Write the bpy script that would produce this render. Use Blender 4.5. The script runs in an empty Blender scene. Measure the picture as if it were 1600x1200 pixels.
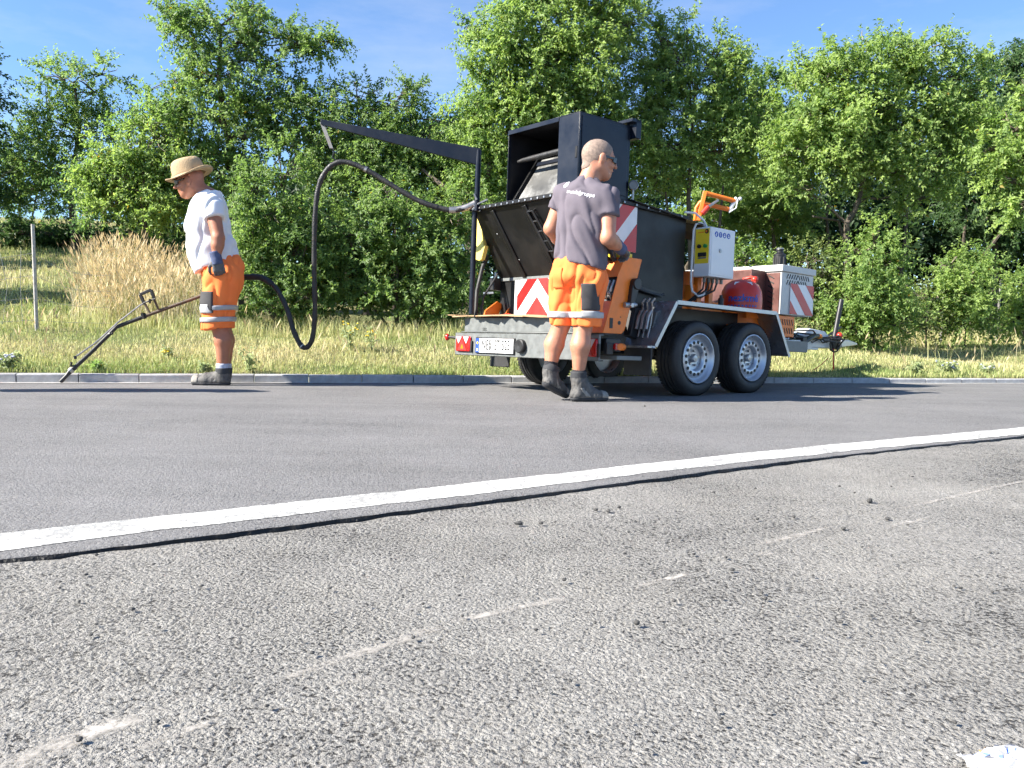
import bpy, bmesh, math, random
import numpy as np
from mathutils import Vector, Matrix, noise
from mathutils.bvhtree import BVHTree

random.seed(7)
RNG = np.random.default_rng(11)
scene = bpy.context.scene
C = scene.collection
R = math.radians

# ------------------------------------------------------------------ camera
FPX, CAM_H, HOR, ROLLT = 1300.0, 0.55, 497.0, 0.021      # focal length (px of a 1600 px picture), eye height, horizon row, roll
roll, pitch = math.atan(ROLLT), math.atan((600 - HOR) / FPX)
cF = Vector((0, math.cos(pitch), -math.sin(pitch)))
U0 = Vector((0, math.sin(pitch), math.cos(pitch)))
R0 = Vector((1, 0, 0))
cR = R0 * math.cos(roll) + U0 * math.sin(roll)
cU = U0 * math.cos(roll) - R0 * math.sin(roll)
CO = Vector((0, 0, CAM_H))
cam = bpy.data.cameras.new('camera')
cam.sensor_width = 36.0
cam.lens = 36.0 * FPX / 1600.0
cam.clip_start, cam.clip_end = 0.05, 2000
camo = bpy.data.objects.new('camera', cam)
camo.matrix_world = Matrix(((cR.x, cU.x, -cF.x, 0), (cR.y, cU.y, -cF.y, 0), (cR.z, cU.z, -cF.z, CAM_H), (0, 0, 0, 1)))
C.objects.link(camo)
scene.camera = camo

# ------------------------------------------------------------------ sky, sun, exposure
SUN_EL, SUN_TRAVEL = R(35), (0.957, 0.29)               # light travels to the right and slightly away
world = bpy.data.worlds.new('World'); scene.world = world; world.use_nodes = True
wn = world.node_tree.nodes; wl = world.node_tree.links
sky = wn.new('ShaderNodeTexSky'); sky.sky_type = 'NISHITA'; sky.sun_disc = False
sky.sun_elevation = SUN_EL
sky.sun_rotation = math.atan2(-SUN_TRAVEL[0], -SUN_TRAVEL[1]) % (2 * math.pi)
sky.altitude = 300; sky.air_density = 1.0; sky.dust_density = 0.0; sky.ozone_density = 7.0
bg = wn['Background']; bg.inputs['Strength'].default_value = 0.08
wtc = wn.new('ShaderNodeTexCoord'); wmp = wn.new('ShaderNodeMapping'); wmp.inputs['Scale'].default_value = (2.0, 2.0, 7.0); wl.new(wtc.outputs['Generated'], wmp.inputs['Vector'])
wnz = wn.new('ShaderNodeTexNoise'); wnz.inputs['Scale'].default_value = 2.2; wnz.inputs['Detail'].default_value = 7; wnz.inputs['Roughness'].default_value = 0.62; wl.new(wmp.outputs[0], wnz.inputs['Vector'])
wrp = wn.new('ShaderNodeValToRGB'); wrp.color_ramp.elements[0].position = 0.46; wrp.color_ramp.elements[0].color = (0.02, 0.02, 0.02, 1); wrp.color_ramp.elements[1].position = 0.78; wrp.color_ramp.elements[1].color = (0.24, 0.24, 0.24, 1); wl.new(wnz.outputs['Fac'], wrp.inputs[0])
wmx = wn.new('ShaderNodeMix'); wmx.data_type = 'RGBA'; wl.new(wrp.outputs[0], wmx.inputs[0]); wl.new(sky.outputs[0], wmx.inputs[6]); wmx.inputs[7].default_value = (4.6, 4.7, 5.0, 1)   # thin high haze
wl.new(wmx.outputs[2], bg.inputs[0])
sun = bpy.data.lights.new('sun', 'SUN'); sun.energy = 5.0; sun.angle = R(0.53); sun.color = (1.0, 0.94, 0.84)
suno = bpy.data.objects.new('sun', sun); C.objects.link(suno)
sd = Vector((SUN_TRAVEL[0] * math.cos(SUN_EL), SUN_TRAVEL[1] * math.cos(SUN_EL), -math.sin(SUN_EL)))
suno.rotation_euler = sd.to_track_quat('-Z', 'Y').to_euler()
suno.location = (-6, -2, 9)
vs = scene.view_settings
vs.view_transform = 'Standard'; vs.look = 'None'; vs.gamma = 1.0; vs.use_curve_mapping = False
vs.exposure = 1.6
cy = scene.cycles
cy.max_bounces = 4; cy.diffuse_bounces = 3; cy.glossy_bounces = 2; cy.transmission_bounces = 2; cy.transparent_max_bounces = 8; cy.caustics_reflective = False; cy.caustics_refractive = False
cy.use_adaptive_sampling = True; cy.adaptive_threshold = 0.03

# ------------------------------------------------------------------ small helpers
def ray(px, py):
    return cF + cR * ((px - 800) / FPX) + cU * ((600 - py) / FPX)
def at(px, py, Y):                                       # point seen at a pixel of the photograph, Y metres away
    d = ray(px, py); return CO + d * (Y / d.y)
def on_ground(px, py, z=0.0):
    d = ray(px, py); return CO + d * ((z - CAM_H) / d.z)
def smooth(t):
    t = np.clip(t, 0, 1); return t * t * (3 - 2 * t)

def tag(o, label=None, cat=None, group=None, kind=None):
    if label: o['label'] = label
    if cat: o['category'] = cat
    if group: o['group'] = group
    if kind: o['kind'] = kind
    return o
def empty(name, loc, label=None, cat=None, group=None):
    o = bpy.data.objects.new(name, None); C.objects.link(o); o.location = loc; o.empty_display_size = 0.1
    return tag(o, label, cat, group)

class MB:
    """collects shapes, builds ONE mesh object"""
    def __init__(s): s.v = []; s.f = []
    def add(s, vs_, fs):
        n = len(s.v); s.v += [tuple(p) for p in vs_]; s.f += [tuple(i + n for i in f) for f in fs]; return s
    def box(s, lo, hi):
        x0, y0, z0 = lo; x1, y1, z1 = hi
        return s.add([(x0,y0,z0),(x1,y0,z0),(x1,y1,z0),(x0,y1,z0),(x0,y0,z1),(x1,y0,z1),(x1,y1,z1),(x0,y1,z1)],
                     [(0,3,2,1),(4,5,6,7),(0,1,5,4),(1,2,6,5),(2,3,7,6),(3,0,4,7)])
    def bar(s, a, b, w, h, up=(0,0,1)):
        a, b = Vector(a), Vector(b); d = (b - a).normalized()
        sdv = d.cross(Vector(up))
        if sdv.length < 1e-4: sdv = d.cross(Vector((1,0,0)))
        sdv.normalize(); u = sdv.cross(d)
        P = []
        for p in (a, b):
            for (i, j) in ((-1,-1),(1,-1),(1,1),(-1,1)): P.append(p + sdv * (i*w/2) + u * (j*h/2))
        return s.add(P, [(0,3,2,1),(4,5,6,7),(0,1,5,4),(1,2,6,5),(2,3,7,6),(3,0,4,7)])
    def prism(s, poly, axis, a, b):
        """poly of 2-D points in the two other axes, extruded along axis from a to b"""
        def mk(p, t):
            return (t, p[0], p[1]) if axis == 0 else ((p[0], t, p[1]) if axis == 1 else (p[0], p[1], t))
        n = len(poly)
        V = [mk(p, a) for p in poly] + [mk(p, b) for p in poly]
        F = [tuple(range(n))[::-1], tuple(range(n, 2*n))] + [(i, (i+1) % n, (i+1) % n + n, i + n) for i in range(n)]
        return s.add(V, F)
    def tube(s, pts, r, n=8, caps=True, closed=False):
        pts = [Vector(p) for p in pts]; m = len(pts)
        rr = r if hasattr(r, '__len__') else [r] * m
        t0 = (pts[1] - pts[0]).normalized()
        ref = Vector((0,0,1)) if abs(t0.z) < 0.9 else Vector((1,0,0))
        nrm = (ref - t0 * ref.dot(t0)).normalized(); V = []
        for i, p in enumerate(pts):
            t = (pts[min(i+1, m-1)] - pts[max(i-1, 0)])
            if t.length < 1e-9: t = t0
            t.normalize(); nrm = (nrm - t * nrm.dot(t))
            if nrm.length < 1e-6: nrm = t.orthogonal()
            nrm.normalize(); b = t.cross(nrm)
            for k in range(n):
                a = 2 * math.pi * k / n
                V.append(p + (nrm * math.cos(a) + b * math.sin(a)) * rr[i])
        F = [(i*n+k, i*n+(k+1) % n, (i+1)*n+(k+1) % n, (i+1)*n+k) for i in range(m-1) for k in range(n)]
        if caps: F += [tuple(range(n))[::-1], tuple(range((m-1)*n, m*n))]
        return s.add(V, F)
    def cyl(s, a, b, r, n=16): return s.tube([a, b], r, n)
    def lathe(s, prof, org, axis, n=32, closed=False):
        """prof = [(radius, height along axis)]"""
        o = Vector(org); ax = Vector(axis).normalized(); u = ax.orthogonal().normalized(); w = ax.cross(u); V = []
        for (r_, h_) in prof:
            for k in range(n):
                a = 2 * math.pi * k / n
                V.append(o + ax * h_ + (u * math.cos(a) + w * math.sin(a)) * r_)
        m = len(prof)
        F = [(i*n+k, i*n+(k+1) % n, ((i+1) % m)*n+(k+1) % n, ((i+1) % m)*n+k) for i in range(m if closed else m-1) for k in range(n)]
        return s.add(V, F)
    def ball(s, c, r, n=10, sc=(1,1,1)):
        prof = [(max(1e-4, r*math.sin(math.pi*i/n)), -r*math.cos(math.pi*i/n)) for i in range(n+1)]
        k = len(s.v); s.lathe(prof, (0,0,0), (0,0,1), n*2)
        for i in range(k, len(s.v)):
            p = s.v[i]; s.v[i] = (c[0]+p[0]*sc[0], c[1]+p[1]*sc[1], c[2]+p[2]*sc[2])
        return s
    def sheet(s, P, t=0.002):
        """planar polygon given a little thickness along its normal"""
        P = [Vector(p) for p in P]; nv = (P[1]-P[0]).cross(P[2]-P[0]).normalized() * t; n = len(P)
        return s.add([p for p in P] + [p + nv for p in P], [tuple(range(n))[::-1], tuple(range(n, 2*n))] + [(i, (i+1) % n, (i+1) % n+n, i+n) for i in range(n)])
    def build(s, name, mat, parent=None, bevel=0.0, smooth_ang=40, loc=None, seg=2):
        me = bpy.data.meshes.new(name); me.from_pydata(s.v, [], s.f); me.validate()
        bm = bmesh.new(); bm.from_mesh(me); bmesh.ops.recalc_face_normals(bm, faces=bm.faces); bm.to_mesh(me); bm.free()
        me.materials.append(mat)
        if smooth_ang:
            me.shade_smooth(); me.set_sharp_from_angle(angle=R(smooth_ang))
        o = bpy.data.objects.new(name, me); C.objects.link(o)
        if parent: o.parent = parent
        if loc is not None: o.location = loc
        if bevel:
            b = o.modifiers.new('bevel', 'BEVEL'); b.width = bevel; b.segments = seg; b.limit_method = 'ANGLE'; b.angle_limit = R(40)
        return o

def np_mesh(name, V, F, mat, parent=None, cols=None, smooth_=False, loc=None):
    """fast mesh: V (n,3), F (m,k) all the same k, cols (n,3) as the attribute Col"""
    V = np.ascontiguousarray(V, np.float32); F = np.ascontiguousarray(F, np.int32); k = F.shape[1]
    me = bpy.data.meshes.new(name)
    me.vertices.add(len(V)); me.vertices.foreach_set('co', V.ravel())
    me.loops.add(F.size); me.loops.foreach_set('vertex_index', F.ravel())
    me.polygons.add(len(F)); me.polygons.foreach_set('loop_start', np.arange(0, F.size, k, dtype=np.int32))
    me.update(calc_edges=True)
    if cols is not None:
        a = me.color_attributes.new('Col', 'FLOAT_COLOR', 'POINT')
        a.data.foreach_set('color', np.concatenate([cols, np.ones((len(cols), 1))], 1).astype(np.float32).ravel())
    if smooth_: me.shade_smooth()
    me.materials.append(mat)
    o = bpy.data.objects.new(name, me); C.objects.link(o)
    if parent: o.parent = parent
    if loc is not None: o.location = loc
    return o

def text_geo(s, size=1.0, bold=0.0):
    cu = bpy.data.curves.new('lettering', 'FONT'); cu.body = s; cu.size = size; cu.align_x = 'CENTER'; cu.align_y = 'CENTER'; cu.offset = bold; cu.resolution_u = 3
    ob = bpy.data.objects.new('lettering', cu); C.objects.link(ob)
    dg = bpy.context.evaluated_depsgraph_get()
    me = bpy.data.meshes.new_from_object(ob.evaluated_get(dg))
    V = [tuple(v.co) for v in me.vertices]; F = [tuple(p.vertices) for p in me.polygons]
    bpy.data.objects.remove(ob); bpy.data.meshes.remove(me); bpy.data.curves.remove(cu)
    return V, F
def text_on(s, size, org, ux, uy, bold=0.0, sx=1.0):
    V, F = text_geo(s, size, bold); o, ux, uy = Vector(org), Vector(ux), Vector(uy)
    m = MB(); m.add([o + ux * (v[0] * sx) + uy * v[1] for v in V], F); return m

# ------------------------------------------------------------------ materials
def nodes_of(m):
    m.use_nodes = True; return m.node_tree.nodes, m.node_tree.links, m.node_tree.nodes['Principled BSDF']
def N(nt, t, **kw):
    n = nt.new(t)
    for k, v in kw.items():
        if k in n.inputs: n.inputs[k].default_value = v
        else: setattr(n, k, v)
    return n
def ramp(n, l, src, stops):
    r_ = n.new('ShaderNodeValToRGB'); e = r_.color_ramp.elements
    while len(e) < len(stops): e.new(0.5)
    for i, (p, c) in enumerate(stops):
        e[i].position = p; e[i].color = (c, c, c, 1) if not hasattr(c, '__len__') else (*c, 1)
    l.new(src, r_.inputs[0]); return r_.outputs[0]
def mixc(n, l, fac, a, b, mode='MIX'):
    m = n.new('ShaderNodeMix'); m.data_type = 'RGBA'; m.blend_type = mode
    for sock, val in ((0, fac), (6, a), (7, b)):
        if hasattr(val, 'is_output'): l.new(val, m.inputs[sock])
        else: m.inputs[sock].default_value = val if sock == 0 else ((*val, 1) if len(val) == 3 else val)
    return m.outputs[2]
def mat(name, col, rough=0.5, metal=0.0, var=0.12, scale=9.0, bump=0.0, bscale=60.0, dirt=0.0, dirtcol=(0.18, 0.15, 0.11), spec=0.5, sss=0.0, coat=0.0):
    m = bpy.data.materials.new(name); n, l, p = nodes_of(m)
    tc = n.new('ShaderNodeTexCoord').outputs['Object']
    nz = N(n, 'ShaderNodeTexNoise', Scale=scale, Detail=6.0, Roughness=0.6); l.new(tc, nz.inputs['Vector'])
    lo = tuple(max(0, c * (1 - var)) for c in col); hi = tuple(min(1, c * (1 + var)) for c in col)
    c = ramp(n, l, nz.outputs['Fac'], [(0.3, lo), (0.7, hi)])
    if dirt:
        d = N(n, 'ShaderNodeTexNoise', Scale=scale * 0.6, Detail=8.0, Roughness=0.7); l.new(tc, d.inputs['Vector'])
        f = ramp(n, l, d.outputs['Fac'], [(0.48, 0.0), (0.75, dirt)])
        c = mixc(n, l, f, c, dirtcol)
    l.new(c, p.inputs['Base Color'])
    rr = ramp(n, l, nz.outputs['Fac'], [(0.3, max(0, rough - 0.08)), (0.7, min(1, rough + 0.1))]); l.new(rr, p.inputs['Roughness'])
    p.inputs['Metallic'].default_value = metal; p.inputs['Specular IOR Level'].default_value = spec
    if coat: p.inputs['Coat Weight'].default_value = coat; p.inputs['Coat Roughness'].default_value = 0.15
    if sss:
        p.inputs['Subsurface Weight'].default_value = sss; p.inputs['Subsurface Radius'].default_value = (0.02, 0.008, 0.004); p.inputs['Subsurface Scale'].default_value = 0.5
    if bump:
        b = n.new('ShaderNodeBump'); b.inputs['Strength'].default_value = bump; b.inputs['Distance'].default_value = 0.01
        bz = N(n, 'ShaderNodeTexNoise', Scale=bscale, Detail=4.0); l.new(tc, bz.inputs['Vector']); l.new(bz.outputs['Fac'], b.inputs['Height']); l.new(b.outputs[0], p.inputs['Normal'])
    return m

def leaf_mat(name, trans=0.45, rough=0.5, spec=0.3):
    m = bpy.data.materials.new(name); n, l, p = nodes_of(m)
    a = n.new('ShaderNodeAttribute'); a.attribute_name = 'Col'
    l.new(a.outputs['Color'], p.inputs['Base Color']); p.inputs['Roughness'].default_value = rough; p.inputs['Specular IOR Level'].default_value = spec
    t = n.new('ShaderNodeBsdfTranslucent'); hs = n.new('ShaderNodeHueSaturation'); hs.inputs['Hue'].default_value = 0.493; hs.inputs['Saturation'].default_value = 1.15; hs.inputs['Value'].default_value = 1.8
    l.new(a.outputs['Color'], hs.inputs['Color']); l.new(hs.outputs[0], t.inputs[0])
    mx = n.new('ShaderNodeMixShader'); mx.inputs[0].default_value = trans
    l.new(p.outputs[0], mx.inputs[1]); l.new(t.outputs[0], mx.inputs[2]); l.new(mx.outputs[0], n['Material Output'].inputs[0])
    return m

def asphalt(name, dark, mid, light, pit, scale, bumpd, pits=(0.36, 0.44), patch=0.2, dust=(0.30, 0.28, 0.25), dusty=0.3):
    """aggregate grains of uneven grey with irregular dark pits between them"""
    m = bpy.data.materials.new(name); n, l, p = nodes_of(m)
    tc = n.new('ShaderNodeTexCoord').outputs['Object']
    wz = N(n, 'ShaderNodeTexNoise', Scale=scale * 0.8, Detail=2.0); l.new(tc, wz.inputs['Vector'])
    wv = N(n, 'ShaderNodeVectorMath', operation='MULTIPLY_ADD'); l.new(wz.outputs['Color'], wv.inputs[0]); wv.inputs[1].default_value = (1.4 / scale,) * 3; l.new(tc, wv.inputs[2])
    vo = N(n, 'ShaderNodeTexVoronoi', Scale=scale); vo.feature = 'SMOOTH_F1'; vo.inputs['Smoothness'].default_value = 0.35; l.new(wv.outputs[0], vo.inputs['Vector'])
    v2 = N(n, 'ShaderNodeTexVoronoi', Scale=scale * 2.3); l.new(wv.outputs[0], v2.inputs['Vector'])
    sep = n.new('ShaderNodeSeparateColor'); l.new(vo.outputs['Color'], sep.inputs[0])
    s2 = n.new('ShaderNodeSeparateColor'); l.new(v2.outputs['Color'], s2.inputs[0])
    stone = ramp(n, l, sep.outputs[0], [(0.15, dark), (0.5, mid), (0.85, light)])
    stone = mixc(n, l, 0.45, stone, ramp(n, l, s2.outputs[1], [(0.0, dark), (0.6, mid), (0.97, light), (1.0, tuple(min(1, c * 1.5) for c in light))]))
    nz = N(n, 'ShaderNodeTexNoise', Scale=scale * 0.75, Detail=4.0, Roughness=0.6); l.new(tc, nz.inputs['Vector'])
    pz = N(n, 'ShaderNodeTexNoise', Scale=1.1, Detail=7.0, Roughness=0.62); l.new(tc, pz.inputs['Vector'])
    ad = N(n, 'ShaderNodeMath', operation='MULTIPLY_ADD'); l.new(pz.outputs['Fac'], ad.inputs[0]); ad.inputs[1].default_value = 0.34
    mz = N(n, 'ShaderNodeTexNoise', Scale=scale * 0.22, Detail=3.0); l.new(tc, mz.inputs['Vector'])
    ma = N(n, 'ShaderNodeMath', operation='MULTIPLY_ADD'); l.new(mz.outputs['Fac'], ma.inputs[0]); ma.inputs[1].default_value = 0.16; l.new(nz.outputs['Fac'], ma.inputs[2]); l.new(ma.outputs[0], ad.inputs[2])
    sb = N(n, 'ShaderNodeMath', operation='SUBTRACT'); l.new(ad.outputs[0], sb.inputs[0]); sb.inputs[1].default_value = 0.25
    pitf = ramp(n, l, sb.outputs[0], [(pits[0], 1.0), (pits[1], 0.0)])
    c = mixc(n, l, pitf, stone, pit)
    c = mixc(n, l, 1.0, c, ramp(n, l, pz.outputs['Fac'], [(0.3, 1.0 - patch), (0.7, 1.0 + patch * 0.6)]), 'MULTIPLY')
    dz = N(n, 'ShaderNodeTexNoise', Scale=1.7, Detail=9.0, Roughness=0.74); l.new(tc, dz.inputs['Vector'])
    c = mixc(n, l, ramp(n, l, dz.outputs['Fac'], [(0.45, 0.0), (0.75, dusty)]), c, dust)
    mp = N(n, 'ShaderNodeMapping'); mp.inputs['Rotation'].default_value = (0, 0, -0.33); mp.inputs['Scale'].default_value = (0.16, 2.6, 1.0); l.new(tc, mp.inputs['Vector'])
    tz = N(n, 'ShaderNodeTexNoise', Scale=1.6, Detail=6.0, Roughness=0.6); l.new(mp.outputs[0], tz.inputs['Vector'])
    c = mixc(n, l, 1.0, c, ramp(n, l, tz.outputs['Fac'], [(0.32, 0.92), (0.5, 1.0), (0.68, 1.06)]), 'MULTIPLY')
    l.new(c, p.inputs['Base Color']); p.inputs['Roughness'].default_value = 0.85; p.inputs['Specular IOR Level'].default_value = 0.2
    h1 = N(n, 'ShaderNodeMath', operation='MULTIPLY_ADD'); l.new(vo.outputs['Distance'], h1.inputs[0]); h1.inputs[1].default_value = -0.5; l.new(ramp(n, l, sb.outputs[0], [(0.33, 0.0), (0.6, 1.0)]), h1.inputs[2])
    b = n.new('ShaderNodeBump'); b.inputs['Strength'].default_value = 1.0; b.inputs['Distance'].default_value = bumpd
    l.new(h1.outputs[0], b.inputs['Height']); l.new(b.outputs[0], p.inputs['Normal'])
    return m

def paint_mat():
    m = bpy.data.materials.new('road_paint'); n, l, p = nodes_of(m)
    tc = n.new('ShaderNodeTexCoord').outputs['Object']
    nz = N(n, 'ShaderNodeTexNoise', Scale=55.0, Detail=6.0, Roughness=0.7); l.new(tc, nz.inputs['Vector'])
    n2 = N(n, 'ShaderNodeTexNoise', Scale=4.0, Detail=5.0); l.new(tc, n2.inputs['Vector'])
    s = N(n, 'ShaderNodeMath', operation='MULTIPLY_ADD'); l.new(n2.outputs['Fac'], s.inputs[0]); s.inputs[1].default_value = 0.55; l.new(nz.outputs['Fac'], s.inputs[2])
    f = ramp(n, l, s.outputs[0], [(0.765, 0.0), (0.85, 0.75)])
    c = mixc(n, l, f, ramp(n, l, n2.outputs['Fac'], [(0.3, (0.56, 0.55, 0.52)), (0.7, (0.72, 0.72, 0.69))]), (0.16, 0.155, 0.15))
    l.new(c, p.inputs['Base Color']); p.inputs['Roughness'].default_value = 0.65
    vo = N(n, 'ShaderNodeTexVoronoi', Scale=150.0); l.new(tc, vo.inputs['Vector'])
    b = n.new('ShaderNodeBump'); b.inputs['Strength'].default_value = 0.6; b.inputs['Distance'].default_value = 0.002; l.new(vo.outputs['Distance'], b.inputs['Height']); l.new(b.outputs[0], p.inputs['Normal'])
    return m

def scrape_mat():
    m = bpy.data.materials.new('pale_scrape'); n, l, p = nodes_of(m)
    tc = n.new('ShaderNodeTexCoord')
    nz = N(n, 'ShaderNodeTexNoise', Scale=38.0, Detail=8.0, Roughness=0.75); l.new(tc.outputs['Object'], nz.inputs['Vector'])
    a = n.new('ShaderNodeAttribute'); a.attribute_name = 'Col'
    s = n.new('ShaderNodeSeparateColor'); l.new(a.outputs['Color'], s.inputs[0])
    k = N(n, 'ShaderNodeMath', operation='MULTIPLY'); l.new(ramp(n, l, nz.outputs['Fac'], [(0.40, 0.0), (0.60, 0.95)]), k.inputs[0]); l.new(s.outputs[0], k.inputs[1])
    p.inputs['Base Color'].default_value = (0.46, 0.43, 0.39, 1); p.inputs['Roughness'].default_value = 0.9
    l.new(k.outputs[0], p.inputs['Alpha'])
    return m

def plate_mat():
    """aluminium tread plate: raised lozenges"""
    m = bpy.data.materials.new('tread_plate'); n, l, p = nodes_of(m)
    tc = n.new('ShaderNodeTexCoord').outputs['Object']
    mp = N(n, 'ShaderNodeMapping'); mp.inputs['Rotation'].default_value = (R(45), R(35), R(45)); l.new(tc, mp.inputs['Vector'])
    br = N(n, 'ShaderNodeTexVoronoi', Scale=26.0); br.feature = 'F1'; br.distance = 'CHEBYCHEV'; l.new(mp.outputs[0], br.inputs['Vector'])
    b = n.new('ShaderNodeBump'); b.inputs['Strength'].default_value = 0.7; b.inputs['Distance'].default_value = 0.004
    l.new(ramp(n, l, br.outputs['Distance'], [(0.25, 1.0), (0.4, 0.0)]), b.inputs['Height']); l.new(b.outputs[0], p.inputs['Normal'])
    p.inputs['Base Color'].default_value = (0.38, 0.39, 0.41, 1); p.inputs['Metallic'].default_value = 0.85; p.inputs['Roughness'].default_value = 0.32
    return m

def ground_mat():
    m = bpy.data.materials.new('verge_soil'); n, l, p = nodes_of(m)
    tc = n.new('ShaderNodeTexCoord').outputs['Object']
    a = N(n, 'ShaderNodeTexNoise', Scale=0.7, Detail=8.0, Roughness=0.65); l.new(tc, a.inputs['Vector'])
    b_ = N(n, 'ShaderNodeTexNoise', Scale=45.0, Detail=6.0, Roughness=0.7); l.new(tc, b_.inputs['Vector'])
    c1 = ramp(n, l, b_.outputs['Fac'], [(0.3, (0.09, 0.08, 0.035)), (0.55, (0.32, 0.27, 0.12)), (0.75, (0.45, 0.39, 0.19))])
    c2 = ramp(n, l, b_.outputs['Fac'], [(0.3, (0.05, 0.07, 0.02)), (0.55, (0.17, 0.2, 0.06)), (0.75, (0.28, 0.29, 0.11))])
    c = mixc(n, l, ramp(n, l, a.outputs['Fac'], [(0.42, 0.0), (0.6, 1.0)]), c1, c2)
    l.new(c, p.inputs['Base Color']); p.inputs['Roughness'].default_value = 0.95
    b = n.new('ShaderNodeBump'); b.inputs['Distance'].default_value = 0.05; l.new(b_.outputs['Fac'], b.inputs['Height']); l.new(b.outputs[0], p.inputs['Normal'])
    return m

M_ = {}
M_['near'] = asphalt('worn_asphalt', (0.185, 0.177, 0.165), (0.262, 0.252, 0.234), (0.345, 0.333, 0.31), (0.034, 0.032, 0.03), 158.0, 0.0042, pits=(0.375, 0.425), patch=0.14, dust=(0.33, 0.312, 0.28), dusty=0.6)
M_['far'] = asphalt('fresh_asphalt', (0.135, 0.132, 0.132), (0.183, 0.179, 0.178), (0.24, 0.236, 0.234), (0.07, 0.068, 0.067), 170.0, 0.0018, pits=(0.33, 0.40), patch=0.10, dust=(0.21, 0.2, 0.19), dusty=0.25)
M_['paint'] = paint_mat(); M_['scrape'] = scrape_mat(); M_['soil'] = ground_mat(); M_['tread'] = plate_mat()
M_['bitumen'] = mat('bitumen', (0.012, 0.012, 0.012), 0.5, bump=0.6, bscale=90, spec=0.3)
M_['kerb'] = mat('kerb_concrete', (0.36, 0.36, 0.365), 0.85, var=0.22, scale=14, bump=0.3, bscale=160, dirt=0.4, dirtcol=(0.33, 0.31, 0.28))
M_['gutter'] = mat('gutter_concrete', (0.5, 0.49, 0.46), 0.85, var=0.2, scale=20, bump=0.3, bscale=120)
M_['leaf'] = leaf_mat('leaf'); M_['blade'] = leaf_mat('grass_blade', 0.25, 0.6, 0.25)
M_['bark'] = mat('bark', (0.085, 0.068, 0.05), 0.9, var=0.35, scale=12, bump=0.9, bscale=35)
M_['black'] = mat('black_paint', (0.0065, 0.0065, 0.007), 0.42, spec=0.32, var=0.3, scale=5, bump=0.06, bscale=20, dirt=0.22, dirtcol=(0.07, 0.062, 0.052))
M_['navy'] = mat('dark_blue_paint', (0.006, 0.009, 0.018), 0.34, spec=0.32, var=0.2, scale=5, bump=0.05, bscale=14, dirt=0.16, dirtcol=(0.1, 0.1, 0.1))
M_['inner'] = mat('hopper_lining', (0.01, 0.01, 0.012), 0.5, var=0.3)
M_['hatch'] = mat('scuffed_steel', (0.085, 0.084, 0.08), 0.45, 0.2, var=0.25, scale=7, dirt=0.7, dirtcol=(0.5, 0.5, 0.48))
M_['twig'] = mat('pale_twig', (0.2, 0.165, 0.12), 0.9, var=0.3)
M_['galv'] = mat('galvanised_steel', (0.17, 0.18, 0.177), 0.5, 0.3, var=0.16, scale=22, dirt=0.3, dirtcol=(0.09, 0.085, 0.075))
M_['alu'] = mat('aluminium', (0.40, 0.41, 0.42), 0.36, 0.8, var=0.12, scale=10)
M_['orange'] = mat('orange_paint', (0.82, 0.2, 0.02), 0.42, var=0.12, scale=6, dirt=0.3, dirtcol=(0.12, 0.06, 0.03))
M_['engine'] = mat('pale_galvanised_sheet', (0.5, 0.5, 0.48), 0.5, 0.2, var=0.15, scale=9, dirt=0.2, dirtcol=(0.35, 0.32, 0.26))
M_['cowl'] = mat('cowl_painted_reflection', (0.15, 0.07, 0.06), 0.35, 0.4, var=0.2)  # shade and the red cylinder's reflection put into the steel's colour
M_['red'] = mat('red_paint', (0.55, 0.035, 0.02), 0.32, var=0.15, scale=6)
M_['redfilm'] = mat('red_reflective_film', (0.52, 0.028, 0.025), 0.35, var=0.08, dirt=0.12)
M_['whitefilm'] = mat('white_reflective_film', (0.74, 0.74, 0.74), 0.35, var=0.05, dirt=0.15, dirtcol=(0.4, 0.39, 0.37))
M_['white'] = mat('white_paint', (0.68, 0.69, 0.7), 0.35, var=0.05, scale=4, dirt=0.08)
M_['yellow'] = mat('yellow_paint', (0.8, 0.58, 0.03), 0.4, var=0.08)
M_['paleyellow'] = mat('pale_yellow_plastic', (0.8, 0.66, 0.16), 0.5, var=0.08)
M_['rubber'] = mat('rubber', (0.018, 0.018, 0.019), 0.62, var=0.3, scale=20, bump=0.1, bscale=120, dirt=0.25, dirtcol=(0.09, 0.085, 0.08))
M_['rim'] = mat('silver_rim_paint', (0.5, 0.53, 0.57), 0.32, 0.6, var=0.08)
M_['plastic'] = mat('black_plastic', (0.014, 0.014, 0.015), 0.45, var=0.2)
M_['glassred'] = mat('red_lens', (0.5, 0.012, 0.012), 0.12, spec=0.7)
M_['lensorange'] = mat('amber_lens', (0.75, 0.2, 0.01), 0.15, spec=0.7)
M_['lenswhite'] = mat('clear_lens', (0.62, 0.62, 0.62), 0.12, spec=0.7)
M_['blue'] = mat('blue_print', (0.02, 0.07, 0.36), 0.45)
M_['ink'] = mat('black_print', (0.012, 0.012, 0.012), 0.5)
M_['green'] = mat('green_button', (0.02, 0.25, 0.06), 0.3)
M_['cardboard'] = mat('cardboard', (0.46, 0.31, 0.17), 0.85, var=0.12, scale=7, bump=0.1, bscale=30)
M_['hose'] = mat('hose_rubber', (0.016, 0.016, 0.017), 0.5, var=0.4, scale=18, bump=0.4, bscale=90, dirt=0.5, dirtcol=(0.07, 0.06, 0.05))
M_['steel'] = mat('bare_steel', (0.4, 0.38, 0.36), 0.4, 0.9, var=0.2, scale=15)
M_['rust'] = mat('heat_stained_steel', (0.085, 0.06, 0.042), 0.6, 0.3, var=0.4, scale=14, bump=0.2)
M_['skin_tan'] = mat('tanned_skin', (0.37, 0.15, 0.085), 0.5, var=0.12, scale=22, bump=0.08, bscale=140, sss=0.12)
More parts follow.
